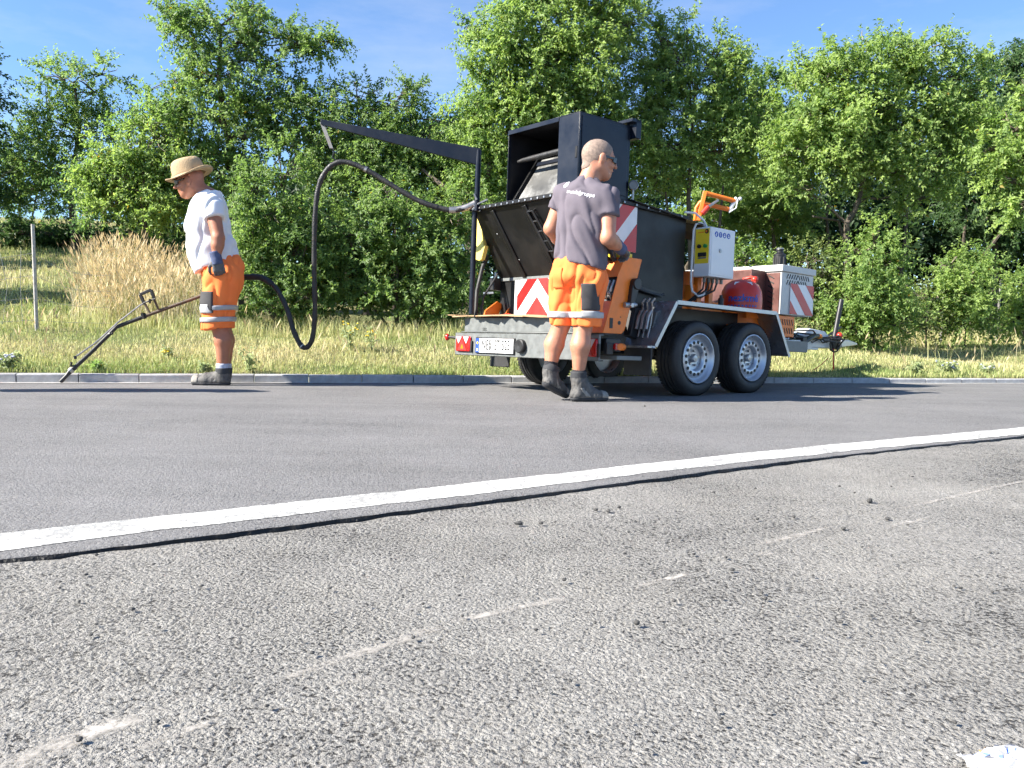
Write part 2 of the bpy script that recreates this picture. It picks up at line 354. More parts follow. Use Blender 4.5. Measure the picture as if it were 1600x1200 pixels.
M_['skin_fair'] = mat('fair_skin', (0.46, 0.21, 0.13), 0.5, var=0.12, scale=22, bump=0.08, bscale=140, sss=0.12)
M_['hair'] = mat('cropped_grey_hair', (0.26, 0.19, 0.15), 0.75, var=0.35, scale=60, bump=0.4, bscale=260)
M_['shirt_white'] = mat('white_cotton', (0.74, 0.74, 0.76), 0.9, var=0.04, bump=0.12, bscale=180, spec=0.15)
M_['shirt_grey'] = mat('dark_cotton', (0.135, 0.118, 0.14), 0.9, var=0.12, scale=8, bump=0.15, bscale=180, spec=0.15)
M_['hivis'] = mat('hi_vis_orange_cloth', (1.0, 0.225, 0.06), 0.75, var=0.08, scale=6, bump=0.12, bscale=150, spec=0.2, dirt=0.1, dirtcol=(0.45, 0.11, 0.05))
M_['band'] = mat('grey_reflective_band', (0.36, 0.36, 0.37), 0.45, var=0.12, spec=0.6)
M_['darkcloth'] = mat('dark_cloth', (0.05, 0.048, 0.05), 0.85, var=0.3, scale=30)
M_['print_white'] = mat('white_print', (0.75, 0.75, 0.76), 0.7)
M_['sock'] = mat('black_sock', (0.02, 0.019, 0.023), 0.95, var=0.3, scale=60)
M_['socklight'] = mat('light_sock', (0.42, 0.45, 0.55), 0.95, var=0.1, scale=60)
M_['boot'] = mat('grey_boot_leather', (0.075, 0.072, 0.07), 0.7, var=0.45, scale=28, bump=0.3, bscale=70, dirt=0.4, dirtcol=(0.26, 0.24, 0.21))
M_['sole'] = mat('boot_sole', (0.035, 0.036, 0.04), 0.8, var=0.3, scale=40)
M_['glove'] = mat('blue_glove_cuff', (0.07, 0.09, 0.17), 0.85, var=0.3, scale=40)
M_['palm'] = mat('grey_glove_palm', (0.1, 0.1, 0.1), 0.7, var=0.4, scale=40)
M_['straw'] = mat('straw_hat_weave', (0.42, 0.30, 0.17), 0.85, var=0.12, scale=25, bump=0.4, bscale=120)
M_['shades'] = mat('dark_glasses', (0.01, 0.01, 0.012), 0.1, spec=0.7)
M_['post'] = mat('weathered_post', (0.24, 0.235, 0.225), 0.8, 0.0, var=0.3, scale=25, dirt=0.5, dirtcol=(0.2, 0.12, 0.07))
M_['wire'] = mat('fence_wire', (0.34, 0.33, 0.31), 0.5, 0.5)
M_['toe'] = mat('scuffed_toe_leather', (0.24, 0.225, 0.2), 0.75, var=0.3, scale=40, bump=0.3)
M_['post_pale'] = mat('pale_post', (0.42, 0.4, 0.37), 0.8, var=0.3, scale=25, dirt=0.4, dirtcol=(0.25, 0.15, 0.09))
M_['paper'] = mat('white_paper', (0.45, 0.45, 0.47), 0.8, var=0.04)
M_['crumb'] = mat('asphalt_crumb', (0.06, 0.058, 0.055), 0.85, var=0.4, scale=60, bump=0.5)


# ================================================================== the setting
KS, K0 = 0.262, 7.75                                     # the kerb runs away to the right: y = K0 + KS x
KC, KN = 1 / math.hypot(1, KS), math.hypot(1, KS)
def kerb_y(x): return K0 + KS * x
def road_z(x, y):
    q = y - KS * x
    return -0.06 * (np.clip((q - 4.7) / (K0 - 4.7), 0, None)) ** 1.25
def kq(u, q):                                            # kerb coordinates: u along the kerb, q metres beyond it
    return (u - q * KS) * KC, K0 + (u * KS + q) * KC
def to_kq(x, y):
    yy = y - K0; return (x + KS * yy) * KC, (yy - KS * x) * KC
_ph = [(0.31, 1.7, 0.4), (0.83, 0.6, 2.1), (0.5, 0.9, 4.0), (1.9, 1.3, 1.1)]
def terrain_z(x, y):
    x = np.asarray(x, float); y = np.asarray(y, float)
    u, q = to_kq(x, y)
    qq = np.clip(q, 0, None)
    lw = smooth((-u - 1.0) / 5.0)
    near = 0.085 * np.minimum(qq, 4)
    left = 0.145 * np.clip(qq - 4, 0, 11) + 0.2 * np.clip(qq - 15, 0, 7) - 0.12 * np.clip(qq - 23, 0, 30)
    rest = 0.06 * np.clip(qq - 4, 0, 40)
    z = -0.012 + 0.027 * lw + near + lw * left + (1 - lw) * rest
    w = sum(math.cos(i) * 0 + np.sin(a * x * 1.7 + c) * np.cos(b * y * 1.3 + c * 2) for i, (a, b, c) in enumerate(_ph))
    return z + 0.022 * w * smooth(qq / 1.5)

# the ground beyond the kerb, one sheet to the horizon
us = np.concatenate([-np.geomspace(200, 12, 14), np.linspace(-11.5, 14, 103), np.geomspace(14.5, 200, 14)])
qs = np.concatenate([[0.04], np.linspace(0.12, 6, 50), np.linspace(6.3, 26, 66), np.geomspace(27, 400, 16)])
UU, QQ = np.meshgrid(us, qs); XX, YY = kq(UU, QQ); ZZ = terrain_z(XX, YY)
nu, nq = len(us), len(qs)
idx = np.arange(nu * nq).reshape(nq, nu)
F = np.stack([idx[:-1, :-1], idx[:-1, 1:], idx[1:, 1:], idx[1:, :-1]], -1).reshape(-1, 4)
tag(np_mesh('ground', np.stack([XX, YY, ZZ], -1).reshape(-1, 3), F, M_['soil'], smooth_=True), 'dry grassy ground rising behind the kerb', kind='structure')

# seam between the worn near pavement and the newer road, and the edge line, traced on the ground plane
def curve_from(pts):
    P = [on_ground(*p) for p in pts]
    return np.array([p.x for p in P]), np.array([p.y for p in P])
seam_px = [(-250, 912), (0, 877), (120, 864), (250, 848), (400, 830), (560, 809), (700, 791), (870, 770), (1000, 752), (1120, 736), (1240, 721), (1400, 703), (1600, 682), (1850, 660)]
lo_px = [(-250, 893), (0, 864), (200, 838), (400, 814), (600, 791), (800, 768), (1000, 742.5), (1200, 719.5), (1400, 699), (1600, 680), (1850, 659)]
hi_px = [(-250, 860), (0, 836), (200, 815.5), (400, 793.5), (600, 772), (800, 750), (1000, 727.5), (1200, 706), (1400, 687), (1600, 669), (1850, 650)]
sx, sy = curve_from(seam_px); lx, ly = curve_from(lo_px); hx, hy = curve_from(hi_px)
def ext(xs, ys, x):
    x = np.asarray(x, float); y = np.interp(x, xs, ys)
    y = np.where(x < xs[0], ys[0] + (x - xs[0]) * (ys[1] - ys[0]) / (xs[1] - xs[0]), y)
    return np.where(x > xs[-1], ys[-1] + (x - xs[-1]) * 0.29, y)
_wob = lambda x: 0.002 * np.sin(x * 7.1) + 0.002 * np.sin(x * 17.3 + 1) + 0.0022 * np.sin(x * 41 + 2) + 0.0018 * np.sin(x * 97 + 3 * np.sin(x * 11))
def seam_y(x): return ext(sx, sy, x) + _wob(x)

xs = np.concatenate([-np.geomspace(150, 6.2, 12), np.arange(-6, 8.001, 0.02), np.geomspace(8.3, 150, 14)])
ts = np.concatenate([[0, .002, .005, .012, .03, .06], np.linspace(.1, 1, 36)])
y0, y1 = seam_y(xs), kerb_y(xs) + 0.06
Xg = np.repeat(xs[None], len(ts), 0); Yg = y0[None] + (y1 - y0)[None] * ts[:, None]
Zg = road_z(Xg, Yg) + 0.004
Zg[0] -= 0.008                                            # rolled-over edge at the seam
Yg[0] -= 0.004
idx = np.arange(Xg.size).reshape(Xg.shape)
F = np.stack([idx[:-1, :-1], idx[:-1, 1:], idx[1:, 1:], idx[1:, :-1]], -1).reshape(-1, 4)
tag(np_mesh('road', np.stack([Xg, Yg, Zg], -1).reshape(-1, 3), F, M_['far'], smooth_=True), 'newer dark asphalt road between the white line and the kerb', kind='structure')

# near pavement: a slightly uneven sheet
xs2 = np.concatenate([-np.geomspace(150, 4.3, 10), np.arange(-4, 8.01, 0.06), np.geomspace(8.4, 150, 12)])
ts2 = np.concatenate([[-120, -30, -8], np.arange(-1.0, 4.61, 0.06)])
Xn, Tn = np.meshgrid(xs2, ts2); Yn = Tn + KS * Xn
Yn = np.minimum(Yn, seam_y(Xn) + 0.15)
pav_z = lambda X_, Y_: -0.006 + 0.003 * np.sin(X_ * 2.3 + Y_) * np.cos(Y_ * 1.9) + 0.001 * np.sin(X_ * 9 + 2 * Y_)
Zn = pav_z(Xn, Yn)
Zn = np.where(Yn > seam_y(Xn) + 0.02, -0.014, Zn)
idx = np.arange(Xn.size).reshape(Xn.shape)
F = np.stack([idx[:-1, :-1], idx[:-1, 1:], idx[1:, 1:], idx[1:, :-1]], -1).reshape(-1, 4)
tag(np_mesh('pavement', np.stack([Xn, Yn, Zn], -1).reshape(-1, 3), F, M_['near'], smooth_=True), 'worn coarse pale asphalt in front of the white line', kind='structure')

# painted edge line
xl = np.arange(-6, 8, 0.03)
e = lambda k: 0.004 * np.sin(xl * 13 + k) + 0.003 * np.sin(xl * 37 + 2 * k) + 0.002 * RNG.standard_normal(len(xl))
a0, a1 = ext(lx, ly, xl) + e(1), ext(hx, hy, xl) + e(2)
rows = np.linspace(0, 1, 4)
Yl = a0[None] + (a1 - a0)[None] * rows[:, None]; Xl = np.repeat(xl[None], 4, 0); Zl = road_z(Xl, Yl) + 0.0055
idx = np.arange(Xl.size).reshape(Xl.shape)
F = np.stack([idx[:-1, :-1], idx[:-1, 1:], idx[1:, 1:], idx[1:, :-1]], -1).reshape(-1, 4)
tag(np_mesh('edge_line', np.stack([Xl, Yl, Zl], -1).reshape(-1, 3), F, M_['paint']), 'white painted line sweeping across the asphalt', kind='structure')

# bitumen squeezed out of the seam
xb = np.arange(-5, 7, 0.012); rw = np.cumsum(RNG.standard_normal(len(xb))) ; rw -= np.convolve(rw, np.ones(60) / 60, 'same')
wid = 0.0010 + 0.0012 * np.abs(rw) + 0.0055 * np.clip(np.sin(xb * 2.1) + np.sin(xb * 5.3 + 1) - 0.9, 0, 2)
wid *= np.where(np.sin(xb * 3.7 + 0.5) + np.sin(xb * 8.9) < -1.35, 0.35, 1.0)
cy = seam_y(xb) - 0.004 - 0.3 * wid
prof = [(-1, -0.011), (-0.65, -0.0035), (0, -0.0015), (0.5, 0.001), (0.9, 0.0035), (1.15, -0.006)]
Vb = np.stack([np.stack([xb, cy + s_ * wid, np.full(len(xb), hh) + 0.0015 * np.sin(xb * 23 + s_) * (abs(s_) < .9)], -1) for s_, hh in prof], 0)
idx = np.arange(Vb.shape[0] * Vb.shape[1]).reshape(Vb.shape[:2])
F = np.stack([idx[:-1, :-1], idx[:-1, 1:], idx[1:, 1:], idx[1:, :-1]], -1).reshape(-1, 4)
tag(np_mesh('joint_sealant', Vb.reshape(-1, 3), F, M_['bitumen'], smooth_=True), 'black bitumen joint along the pavement seam', kind='structure')

# kerb: one stone after another
kerb = empty('kerb', (0, kerb_y(0), -0.055)); tag(kerb, 'low grey concrete kerb along the far edge of the road', kind='structure')
ang = math.atan(KS)
m = MB(); SL = 0.46
m.prism([(0, -0.14), (0, 0.043), (0.008, 0.052), (0.10, 0.052), (0.10, -0.14)], 0, 0, SL - 0.008)
first = None
for i in range(-18, 34):
    if first is None:
        o = first = m.build('kerb_stone', M_['kerb'], kerb, bevel=0.003)
    else:
        o = first.copy(); C.objects.link(o)
    u = i * SL
    o.location = (u * math.cos(ang), u * math.sin(ang), 0.021 - 0.024 * min(1, max(0, (i + 6) / 16)) + 0.002 * random.uniform(-1, 1))
    o.rotation_euler = (random.uniform(-.01, .01), random.uniform(-.003, .003), ang + random.uniform(-.003, .003))
# far ends of the kerb as one run
m = MB()
for a, b in ((-60, -18 * SL - 0.01), (34 * SL + 0.01, 60)):
    m.add([(a, 0, -.14), (b, 0, -.14), (b, 0, .046), (a, 0, .046), (a, .1, -.14), (b, .1, -.14), (b, .1, .046), (a, .1, .046)], [(0, 1, 2, 3), (5, 4, 7, 6), (3, 2, 6, 7), (0, 3, 7, 4), (1, 5, 6, 2)])
o = m.build('kerb_run', M_['kerb'], kerb); o.rotation_euler = (0, 0, ang)
# pale gutter strip at the foot of the kerb
ug = np.arange(-30, 30, 0.05); V = []
for i, u in enumerate(ug):
    wdt = 0.085 + 0.012 * math.sin(u * 3.1) + 0.01 * random.uniform(-1, 1)
    if -3.1 < u < -1.6: wdt = max(0.006, wdt * (0.25 + 0.45 * abs(math.sin(u * 4))))  # pale strip thinned here to stand for the shadow across it
    for q in (-wdt, 0.02):
        x, y = kq(u, q); V.append((x, y, float(road_z(x, y)) + 0.008))
F = [(2*i, 2*i+2, 2*i+3, 2*i+1) for i in range(len(ug) - 1)]
tag(np_mesh('gutter_strip', np.array(V), np.array(F), M_['gutter']), 'pale strip along the foot of the kerb', kind='structure')

# pale scrape marks on the near pavement
SV, SF, SC = [], [], []
def scrape(pxs, w, k=1.0):
    P = [on_ground(*p) for p in pxs]
    n = 24; base = len(SV)
    for i in range(n + 1):
        t = i / n * (len(P) - 1); j = min(int(t), len(P) - 2); p = P[j].lerp(P[j+1], t - j)
        d = (P[min(j+1, len(P)-1)] - P[j]).normalized(); s_ = Vector((-d.y, d.x, 0))
        ww = w * (0.6 + 0.4 * random.random()); edge = min(1, 4 * (i / n), 4 * (1 - i / n))
        for a, c in ((-1, 0.0), (-0.4, 1.0), (0.4, 1.0), (1, 0.0)):
            SV.append((p.x + s_.x * ww * a, p.y + s_.y * ww * a, float(pav_z(p.x + s_.x * ww * a, p.y + s_.y * ww * a)) + 0.0012)); SC.append((c * k * edge,) * 3)
    for i in range(n):
        for j in range(3):
            a = base + i*4 + j; SF.append((a, a+1, a+5, a+4))
for pts, w, k in [([(-40, 1215), (60, 1175), (150, 1135), (270, 1100)], .028, 1.0), ([(210, 1165), (300, 1130), (345, 1118)], .012, .8),
                  ([(440, 1052), (500, 1038)], .014, .7), ([(430, 1058), (640, 990), (700, 972)], .02, .7), ([(510, 1065), (585, 1052)], .012, .8), ([(700, 968), (800, 945), (900, 925)], .018, .9),
                  ([(985, 914), (1085, 890)], .014, 1.0), ([(1175, 850), (1250, 833), (1305, 818)], .018, .8), ([(1180, 864), (1215, 860)], .018, 1.0),
                  ([(1380, 824), (1460, 804)], .016, .8), ([(1390, 795), (1480, 776), (1600, 750), (1700, 733)], .014, .9), ([(640, 985), (690, 975)], .02, .6), ([(20, 1190), (130, 1140)], .03, .6)]:
    scrape(pts, w, k)
tag(np_mesh('scrape_marks', np.array(SV), np.array(SF), M_['scrape'], cols=np.array(SC)), 'pale scrape marks on the near asphalt', kind='structure')

# ------------------------------------------------------------------ trees and shrubs
def leaves(centres, outward, size, rng, twigs=6, per=12, tl=(0.22, 0.5), pal=None, droop=0.25, up=0.35, spread=1.0):
    """leaf blades along short twigs round each clump centre; returns V, F, colours"""
    n = len(centres)
    c = np.repeat(centres, twigs, 0); o = np.repeat(outward, twigs, 0)
    d = rng.standard_normal((n * twigs, 3)) * spread + o * 0.9; d[:, 2] += up
    d /= np.linalg.norm(d, axis=1, keepdims=True) + 1e-9
    L = rng.uniform(*tl, n * twigs)
    tint = np.repeat(rng.normal(0, 1, n), twigs) * 0.85 + rng.normal(0, 1, n * twigs) * 0.4
    k = per; T = np.repeat(c, k, 0); D = np.repeat(d, k, 0); LL = np.repeat(L, k); TT = np.repeat(tint, k)
    t = np.tile(np.linspace(0.12, 1.0, k), n * twigs) + rng.normal(0, 0.04, n * twigs * k)
    bend = np.zeros_like(D); bend[:, 2] = -droop * (t ** 2) * LL * 0.6
    P = T + D * (t * LL)[:, None] + bend
    a = rng.standard_normal(P.shape); a -= D * (a * D).sum(1, keepdims=True); a /= np.linalg.norm(a, axis=1, keepdims=True) + 1e-9
    ld = D * 0.55 + a * 0.85; ld[:, 2] -= droop * 0.6; ld /= np.linalg.norm(ld, axis=1, keepdims=True)
    oo = np.repeat(np.repeat(outward, twigs, 0), per, 0)
    nr = rng.standard_normal(P.shape) * 0.38 + np.array([-0.45, -0.3, 0.6]) + oo * 0.5; nr -= ld * (nr * ld).sum(1, keepdims=True); nr /= np.linalg.norm(nr, axis=1, keepdims=True) + 1e-9
    sd_ = np.cross(ld, nr)
    s = size * rng.uniform(0.65, 1.25, len(P)); w = s * rng.uniform(0.42, 0.58, len(P))
    b = P; tip = P + ld * s[:, None] - nr * (s * 0.18)[:, None]
    mid = P + ld * (s * 0.45)[:, None] + nr * (s * 0.05)[:, None]
    lf = mid + sd_ * (w * 0.5)[:, None] + nr * (w * 0.16)[:, None]; rt = mid - sd_ * (w * 0.5)[:, None] + nr * (w * 0.16)[:, None]
    V = np.stack([b, rt, tip, lf], 1).reshape(-1, 3)
    i = np.arange(len(P)) * 4
    F = np.concatenate([np.stack([i, i + 1, i + 2], 1), np.stack([i, i + 2, i + 3], 1)])
    lo, hi = np.array(pal[0]), np.array(pal[1])
    f = np.clip(0.5 + 0.28 * TT + rng.normal(0, 0.16, len(P)), 0, 1)[:, None]
    col = lo + (hi - lo) * f
    yl = rng.random(len(P)) < 0.004; col[yl] = np.array([0.26, 0.2, 0.04])
    return V, F, np.repeat(col, 4, 0)

PAL = {'mid': ((0.085, 0.15, 0.046), (0.22, 0.315, 0.10)), 'bright': ((0.12, 0.20, 0.056), (0.30, 0.40, 0.125)),
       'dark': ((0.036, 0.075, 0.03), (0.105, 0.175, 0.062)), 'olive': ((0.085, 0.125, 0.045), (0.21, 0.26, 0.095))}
def lobe_world(l, d):
    px, py, rx, ry = l[:4]; dd = l[4] if len(l) > 4 else 0.0
    p = at(px, py, d + dd); k = (d + dd) / FPX
    return np.array(p), np.array([rx * k, max(rx, ry) * k * 0.9, ry * k])

def tree(name, label, d, trunk_px, lobes, seed, pal='mid', leaf=0.085, dens=1.0, group=None, cat='tree', r0=0.11, twigs=8, per=18, shell=2.4, up=0.35, clump=0.33, tl=(0.22, 0.5), extra_stems=()):
    rng = np.random.default_rng(seed); rd = random.Random(seed)
    bx = at(trunk_px[0][0], trunk_px[0][1], d); gz = float(terrain_z(bx.x, bx.y))
    base = Vector((bx.x, bx.y, gz))
    r0 *= 0.68; leaf *= 0.8
    root = empty(name, base, label, cat, group)
    path = [base - Vector((0, 0, 0.1))] + [Vector(at(p[0], p[1], d + rd.uniform(-.25, .25))) for p in trunk_px[1:]]
    # round off the trunk path
    pts = []
    for i in range(len(path) - 1):
        for k in range(4):
            t = k / 4; q = path[i].lerp(path[i+1], t); pts.append(q + Vector((rd.uniform(-.02, .02), rd.uniform(-.02, .02), 0)))
    pts.append(path[-1])
    tr = MB(); tw_ = MB(); m_ = len(pts)
    tr.tube([p - base for p in pts], [r0 * (1.25 if i == 0 else 1) * (1 - 0.75 * i / (m_ - 1)) for i in range(m_)], 9)
    for st in extra_stems:
        q = [base + Vector((rd.uniform(-.3, .3), rd.uniform(-.2, .2), -0.1))] + [Vector(at(p[0], p[1], d + rd.uniform(-.3, .3))) for p in st]
        tr.tube([p - base for p in q], [r0 * 0.6 * (1 - 0.6 * i / (len(q) - 1)) for i in range(len(q))], 7)
    cs, outs = [], []
    for l in lobes:
        c, r = lobe_world(l, d)
        vol = 4.19 * r.prod()
        n = max(6, int(dens * vol / (4.19 * clump ** 3) * 7.6))
        u_ = rng.standard_normal((n, 3)); u_ /= np.linalg.norm(u_, axis=1, keepdims=True)
        rad = rng.random(n) ** (1 / shell)
        p = c + u_ * rad[:, None] * r * (1 + 0.13 * rng.standard_normal(n))[:, None]
        gz_ = terrain_z(p[:, 0], p[:, 1]) + 0.08
        p[:, 2] = np.maximum(p[:, 2], gz_)
        cs.append(p); outs.append(u_)
        # limb from the trunk towards the lobe
        cv = Vector(c); best = min(range(m_ // 3, m_), key=lambda i: (pts[i] - cv).length + max(0, pts[i].z - cv.z) * 1.5)
        s0 = pts[best]; Ld = (cv - s0).length
        if Ld > 0.25:
            k = 5; lp = []
            for i in range(k + 1):
                t = i / k; q = s0.lerp(cv, t); q.z += 0.12 * Ld * math.sin(math.pi * t) ; lp.append(q + Vector((rd.uniform(-1, 1), rd.uniform(-1, 1), rd.uniform(-1, 1))) * 0.05 * Ld * (0 < t < 1))
            rb = r0 * (1 - 0.75 * best / (m_ - 1)) * 0.6
            tr.tube([q - base for q in lp], [max(0.012, rb * (1 - 0.75 * i / k)) for i in range(k + 1)], 6)
        for j in range(3):                                # bare twigs reaching out of the leaves
            dv_ = Vector(rng.standard_normal(3)); dv_.normalize(); ev = cv + Vector((dv_.x * r[0], dv_.y * r[1], dv_.z * r[2])) * rd.uniform(.8, 1.12)
            tw_.tube([cv.lerp(ev, .35) - base, cv.lerp(ev, .7) - base + Vector((rd.uniform(-.06, .06), 0, rd.uniform(-.03, .08))), ev - base], [.011, .008, .004], 4, caps=False)
        for j in range(min(n, 9)):
            e_ = Vector(p[rng.integers(n)]); st = cv.lerp(s0, rd.uniform(0, .4))
            mid = st.lerp(e_, .5) + Vector((rd.uniform(-.1, .1), rd.uniform(-.1, .1), .08))
            tr.tube([st - base, mid - base, e_ - base], [.014, .009, .004], 4, caps=False)
    cs = np.concatenate(cs); outs = np.concatenate(outs)
    V, F, col = leaves(cs, outs, leaf, rng, twigs, per, tl, PAL[pal], up=up)
    V -= np.array(base)
    tr.build('trunk', M_['bark'], root); tw_.build('bare_twigs', M_['twig'], root)['kind'] = 'stuff'
    np_mesh('crown', V, F, M_['leaf'], root, cols=col)
    return root, len(F)

TOT = 0
def T(*a, **k):
    global TOT
    r_, n_ = tree(*a, **k); TOT += n_; return r_
G1 = 'trees along the verge'; G2 = 'shrubs along the fence line'; G3 = 'trees on the far bank'
T('fruit_tree', 'tall tree with a long limb reaching right, behind the man in the straw hat', 14.5, [(372, 500), (366, 330), (362, 235), (350, 180), (342, 120), (345, 40)],
  [(345, 40, 55, 45), (300, 75, 48, 55), (405, 65, 50, 50), (265, 125, 38, 38), (345, 120, 75, 50), (440, 105, 50, 38), (480, 80, 34, 13), (455, 60, 22, 14), (250, 185, 36, 34), (320, 185, 75, 45), (420, 165, 60, 40), (390, 215, 70, 40), (300, 240, 65, 45), (455, 200, 40, 50), (340, 280, 90, 40), (285, 20, 20, 20), (505, 72, 14, 7), (390, 20, 25, 22)],
  1, 'mid', r0=0.15, group=G1, dens=.45)
T('bank_tree', 'dark rounded tree on the bank, left of the tallest tree', 20, [(118, 360), (110, 280), (125, 200), (115, 130)],
  [(95, 125, 50, 28), (150, 145, 45, 42), (75, 165, 30, 30), (60, 215, 52, 38), (120, 205, 62, 40), (30, 250, 45, 32), (165, 115, 25, 22), (105, 265, 75, 35), (170, 210, 35, 40), (60, 300, 65, 30)],
  2, 'mid', leaf=0.10, r0=0.14, group=G3, clump=0.42, tl=(.3, .6), dens=.45)
T('bank_tree', 'dark tree cut off by the left edge of the picture', 19, [(-48, 380), (-50, 280), (-40, 150)],
  [(-38, 150, 34, 50), (-50, 90, 35, 40), (-30, 225, 40, 40), (-10, 285, 45, 30), (-60, 270, 60, 50)], 3, 'dark', leaf=0.11, r0=0.14, group=G3, clump=0.42, tl=(.3, .6), dens=.6)
T('bank_tree', 'slim dark trees at the crest of the bank, left of the dry grass', 23, [(30, 352), (32, 300), (26, 262)],
  [(25, 262, 45, 22), (0, 300, 30, 24), (70, 320, 28, 18), (40, 290, 40, 18)], 31, 'dark', leaf=0.11, r0=0.07, group=G3, clump=0.42, tl=(.3, .6), dens=.7, extra_stems=([(58, 300), (62, 270)], [(4, 310), (-4, 260)]))
T('bank_tree', 'dark tree on the bank behind the dry tall grass', 18, [(205, 380), (208, 300), (200, 250)],
  [(170, 300, 55, 40), (235, 310, 50, 38), (270, 330, 55, 30), (190, 345, 70, 16), (300, 300, 45, 50), (330, 340, 40, 40)], 32, 'dark', leaf=0.1, r0=0.1, group=G3, clump=0.4, tl=(.3, .6), dens=.85)
T('verge_tree', 'bright bushy tree left of the straw hat', 14, [(228, 470), (226, 340), (222, 260)],
  [(195, 240, 48, 34), (240, 215, 45, 38), (150, 278, 36, 34), (215, 285, 60, 36), (270, 270, 40, 46), (185, 318, 55, 24), (245, 322, 55, 26), (135, 300, 24, 22), (285, 310, 30, 30)], 4, 'bright', r0=0.08, group=G1, leaf=0.08)
T('shrub', 'dense dark shrub right behind the man in the straw hat', 11.3, [(430, 520), (430, 440), (425, 360)],
  [(430, 330, 60, 55), (405, 395, 48, 55), (465, 395, 58, 60), (400, 290, 30, 35), (440, 460, 62, 48), (490, 465, 42, 48), (380, 450, 35, 50), (450, 265, 34, 34)], 5, 'mid', r0=0.05, group=G2, cat='shrub', leaf=0.062, clump=0.27, tl=(.16, .38), extra_stems=([(460, 450), (480, 380)], [(400, 450), (395, 360)]))
T('verge_tree', 'light green trees under the raised hose boom', 14.5, [(575, 500), (572, 380), (565, 280), (560, 190)],
  [(560, 150, 38, 26), (515, 175, 40, 34), (610, 165, 36, 28), (640, 145, 14, 16), (560, 215, 70, 42), (640, 215, 50, 40), (500, 235, 42, 40), (690, 225, 38, 36), (600, 280, 75, 42), (530, 300, 55, 40), (670, 285, 55, 44), (720, 195, 24, 24)], 6, 'mid', group=G1, r0=0.1, leaf=0.072)
T('shrub', 'broad light green shrub left of the loading hopper', 11.6, [(620, 520), (622, 440), (620, 380)],
  [(575, 370, 55, 55), (640, 350, 58, 52), (690, 395, 50, 62), (545, 430, 45, 55), (610, 440, 60, 55), (670, 470, 55, 42), (720, 450, 40, 60), (520, 350, 34, 50), (600, 310, 40, 30), (710, 340, 36, 40)], 7, 'mid', group=G2, cat='shrub', r0=0.05, leaf=0.068, clump=0.28, tl=(.16, .4), extra_stems=([(560, 450), (550, 380)], [(680, 450), (690, 390)]))
T('fruit_tree', 'largest tree, rising behind the black hopper box', 14, [(738, 510), (737, 430), (735, 350), (760, 270), (800, 190), (850, 100)],
  [(790, 70, 60, 45), (850, 30, 65, 50), (930, 35, 65, 55), (985, 40, 45, 40), (770, 140, 50, 46), (835, 115, 70, 50), (920, 105, 75, 50), (740, 195, 42, 44), (810, 190, 70, 45), (890, 185, 80, 48), (740, 255, 50, 40), (830, 250, 70, 40), (900, 250, 70, 40), (850, -30, 60, 35), (930, -35, 60, 35), (700, 300, 35, 26), (755, 50, 26, 22), (760, 310, 50, 34)],
  8, 'bright', r0=0.17, group=G1, leaf=0.08, extra_stems=([(735, 400), (705, 300), (660, 265)],))
T('verge_tree', 'pointed tree between the hopper box and the brightest tree', 14.5, [(1082, 500), (1080, 400), (1076, 280), (1085, 150)],
  [(1072, 55, 26, 24), (1060, 90, 42, 36), (1105, 110, 55, 36), (1020, 120, 44, 44), (1000, 165, 46, 46), (1080, 165, 70, 48), (1150, 170, 48, 46), (1050, 230, 65, 44), (1130, 240, 62, 44), (1180, 220, 34, 50), (985, 225, 44, 44), (1150, 115, 30, 24), (1010, 280, 50, 40), (1035, 75, 34, 34), (1125, 80, 26, 24)], 9, 'bright', group=G1, r0=0.1, leaf=0.075, extra_stems=([(1120, 400), (1130, 290)], [(1050, 400), (1040, 300)]))
T('fruit_tree', 'brightest light green tree behind the drawbar with a pale forked trunk', 13.6, [(1330, 510), (1326, 420), (1322, 350), (1345, 310), (1352, 240), (1350, 150)],
  [(1350, 75, 32, 28), (1400, 85, 46, 36), (1445, 75, 42, 34), (1300, 110, 50, 36), (1350, 130, 65, 42), (1435, 140, 62, 46), (1500, 125, 40, 36), (1255, 120, 34, 26), (1260, 175, 50, 44), (1330, 195, 80, 46), (1420, 205, 75, 46), (1500, 195, 44, 46), (1250, 235, 46, 42), (1310, 260, 70, 36), (1400, 270, 60, 34), (1440, 320, 40, 28), (1240, 290, 36, 30), (1475, 265, 40, 40), (1535, 160, 26, 34)],
  10, 'bright', r0=0.1, group=G1, leaf=0.078, extra_stems=([(1326, 400), (1310, 345), (1270, 338)],))
T('verge_tree', 'dark leafy tree behind, at the right edge', 18, [(1555, 500), (1555, 350), (1560, 200)],
  [(1545, 120, 42, 34), (1590, 100, 45, 34), (1620, 140, 50, 50), (1560, 190, 60, 50), (1520, 250, 55, 50), (1590, 270, 60, 50), (1640, 220, 50, 60), (1540, 330, 60, 45), (1600, 350, 60, 45)], 12, 'dark', leaf=0.1, group=G1, r0=0.13, clump=0.4, tl=(.3, .55))
T('verge_tree', 'bright overhanging tree cut off by the right edge', 12.6, [(1660, 500), (1655, 350), (1640, 250)],
  [(1580, 200, 34, 34), (1610, 160, 34, 40), (1600, 250, 40, 36), (1640, 220, 45, 60), (1575, 285, 26, 18), (1630, 300, 40, 36), (1545, 235, 22, 18), (1600, 330, 26, 20)], 13, 'bright', group=G1, r0=0.1)
T('verge_tree', 'mid green tree filling the gap above the white cabinet', 16.5, [(1215, 500), (1210, 380), (1200, 250)],
  [(1200, 150, 40, 40), (1170, 190, 44, 44), (1220, 225, 55, 50), (1190, 310, 55, 44), (1240, 340, 50, 40), (1150, 330, 50, 40), (1100, 320, 50, 40)], 14, 'mid', group=G1, leaf=0.1, r0=0.08, clump=0.38)
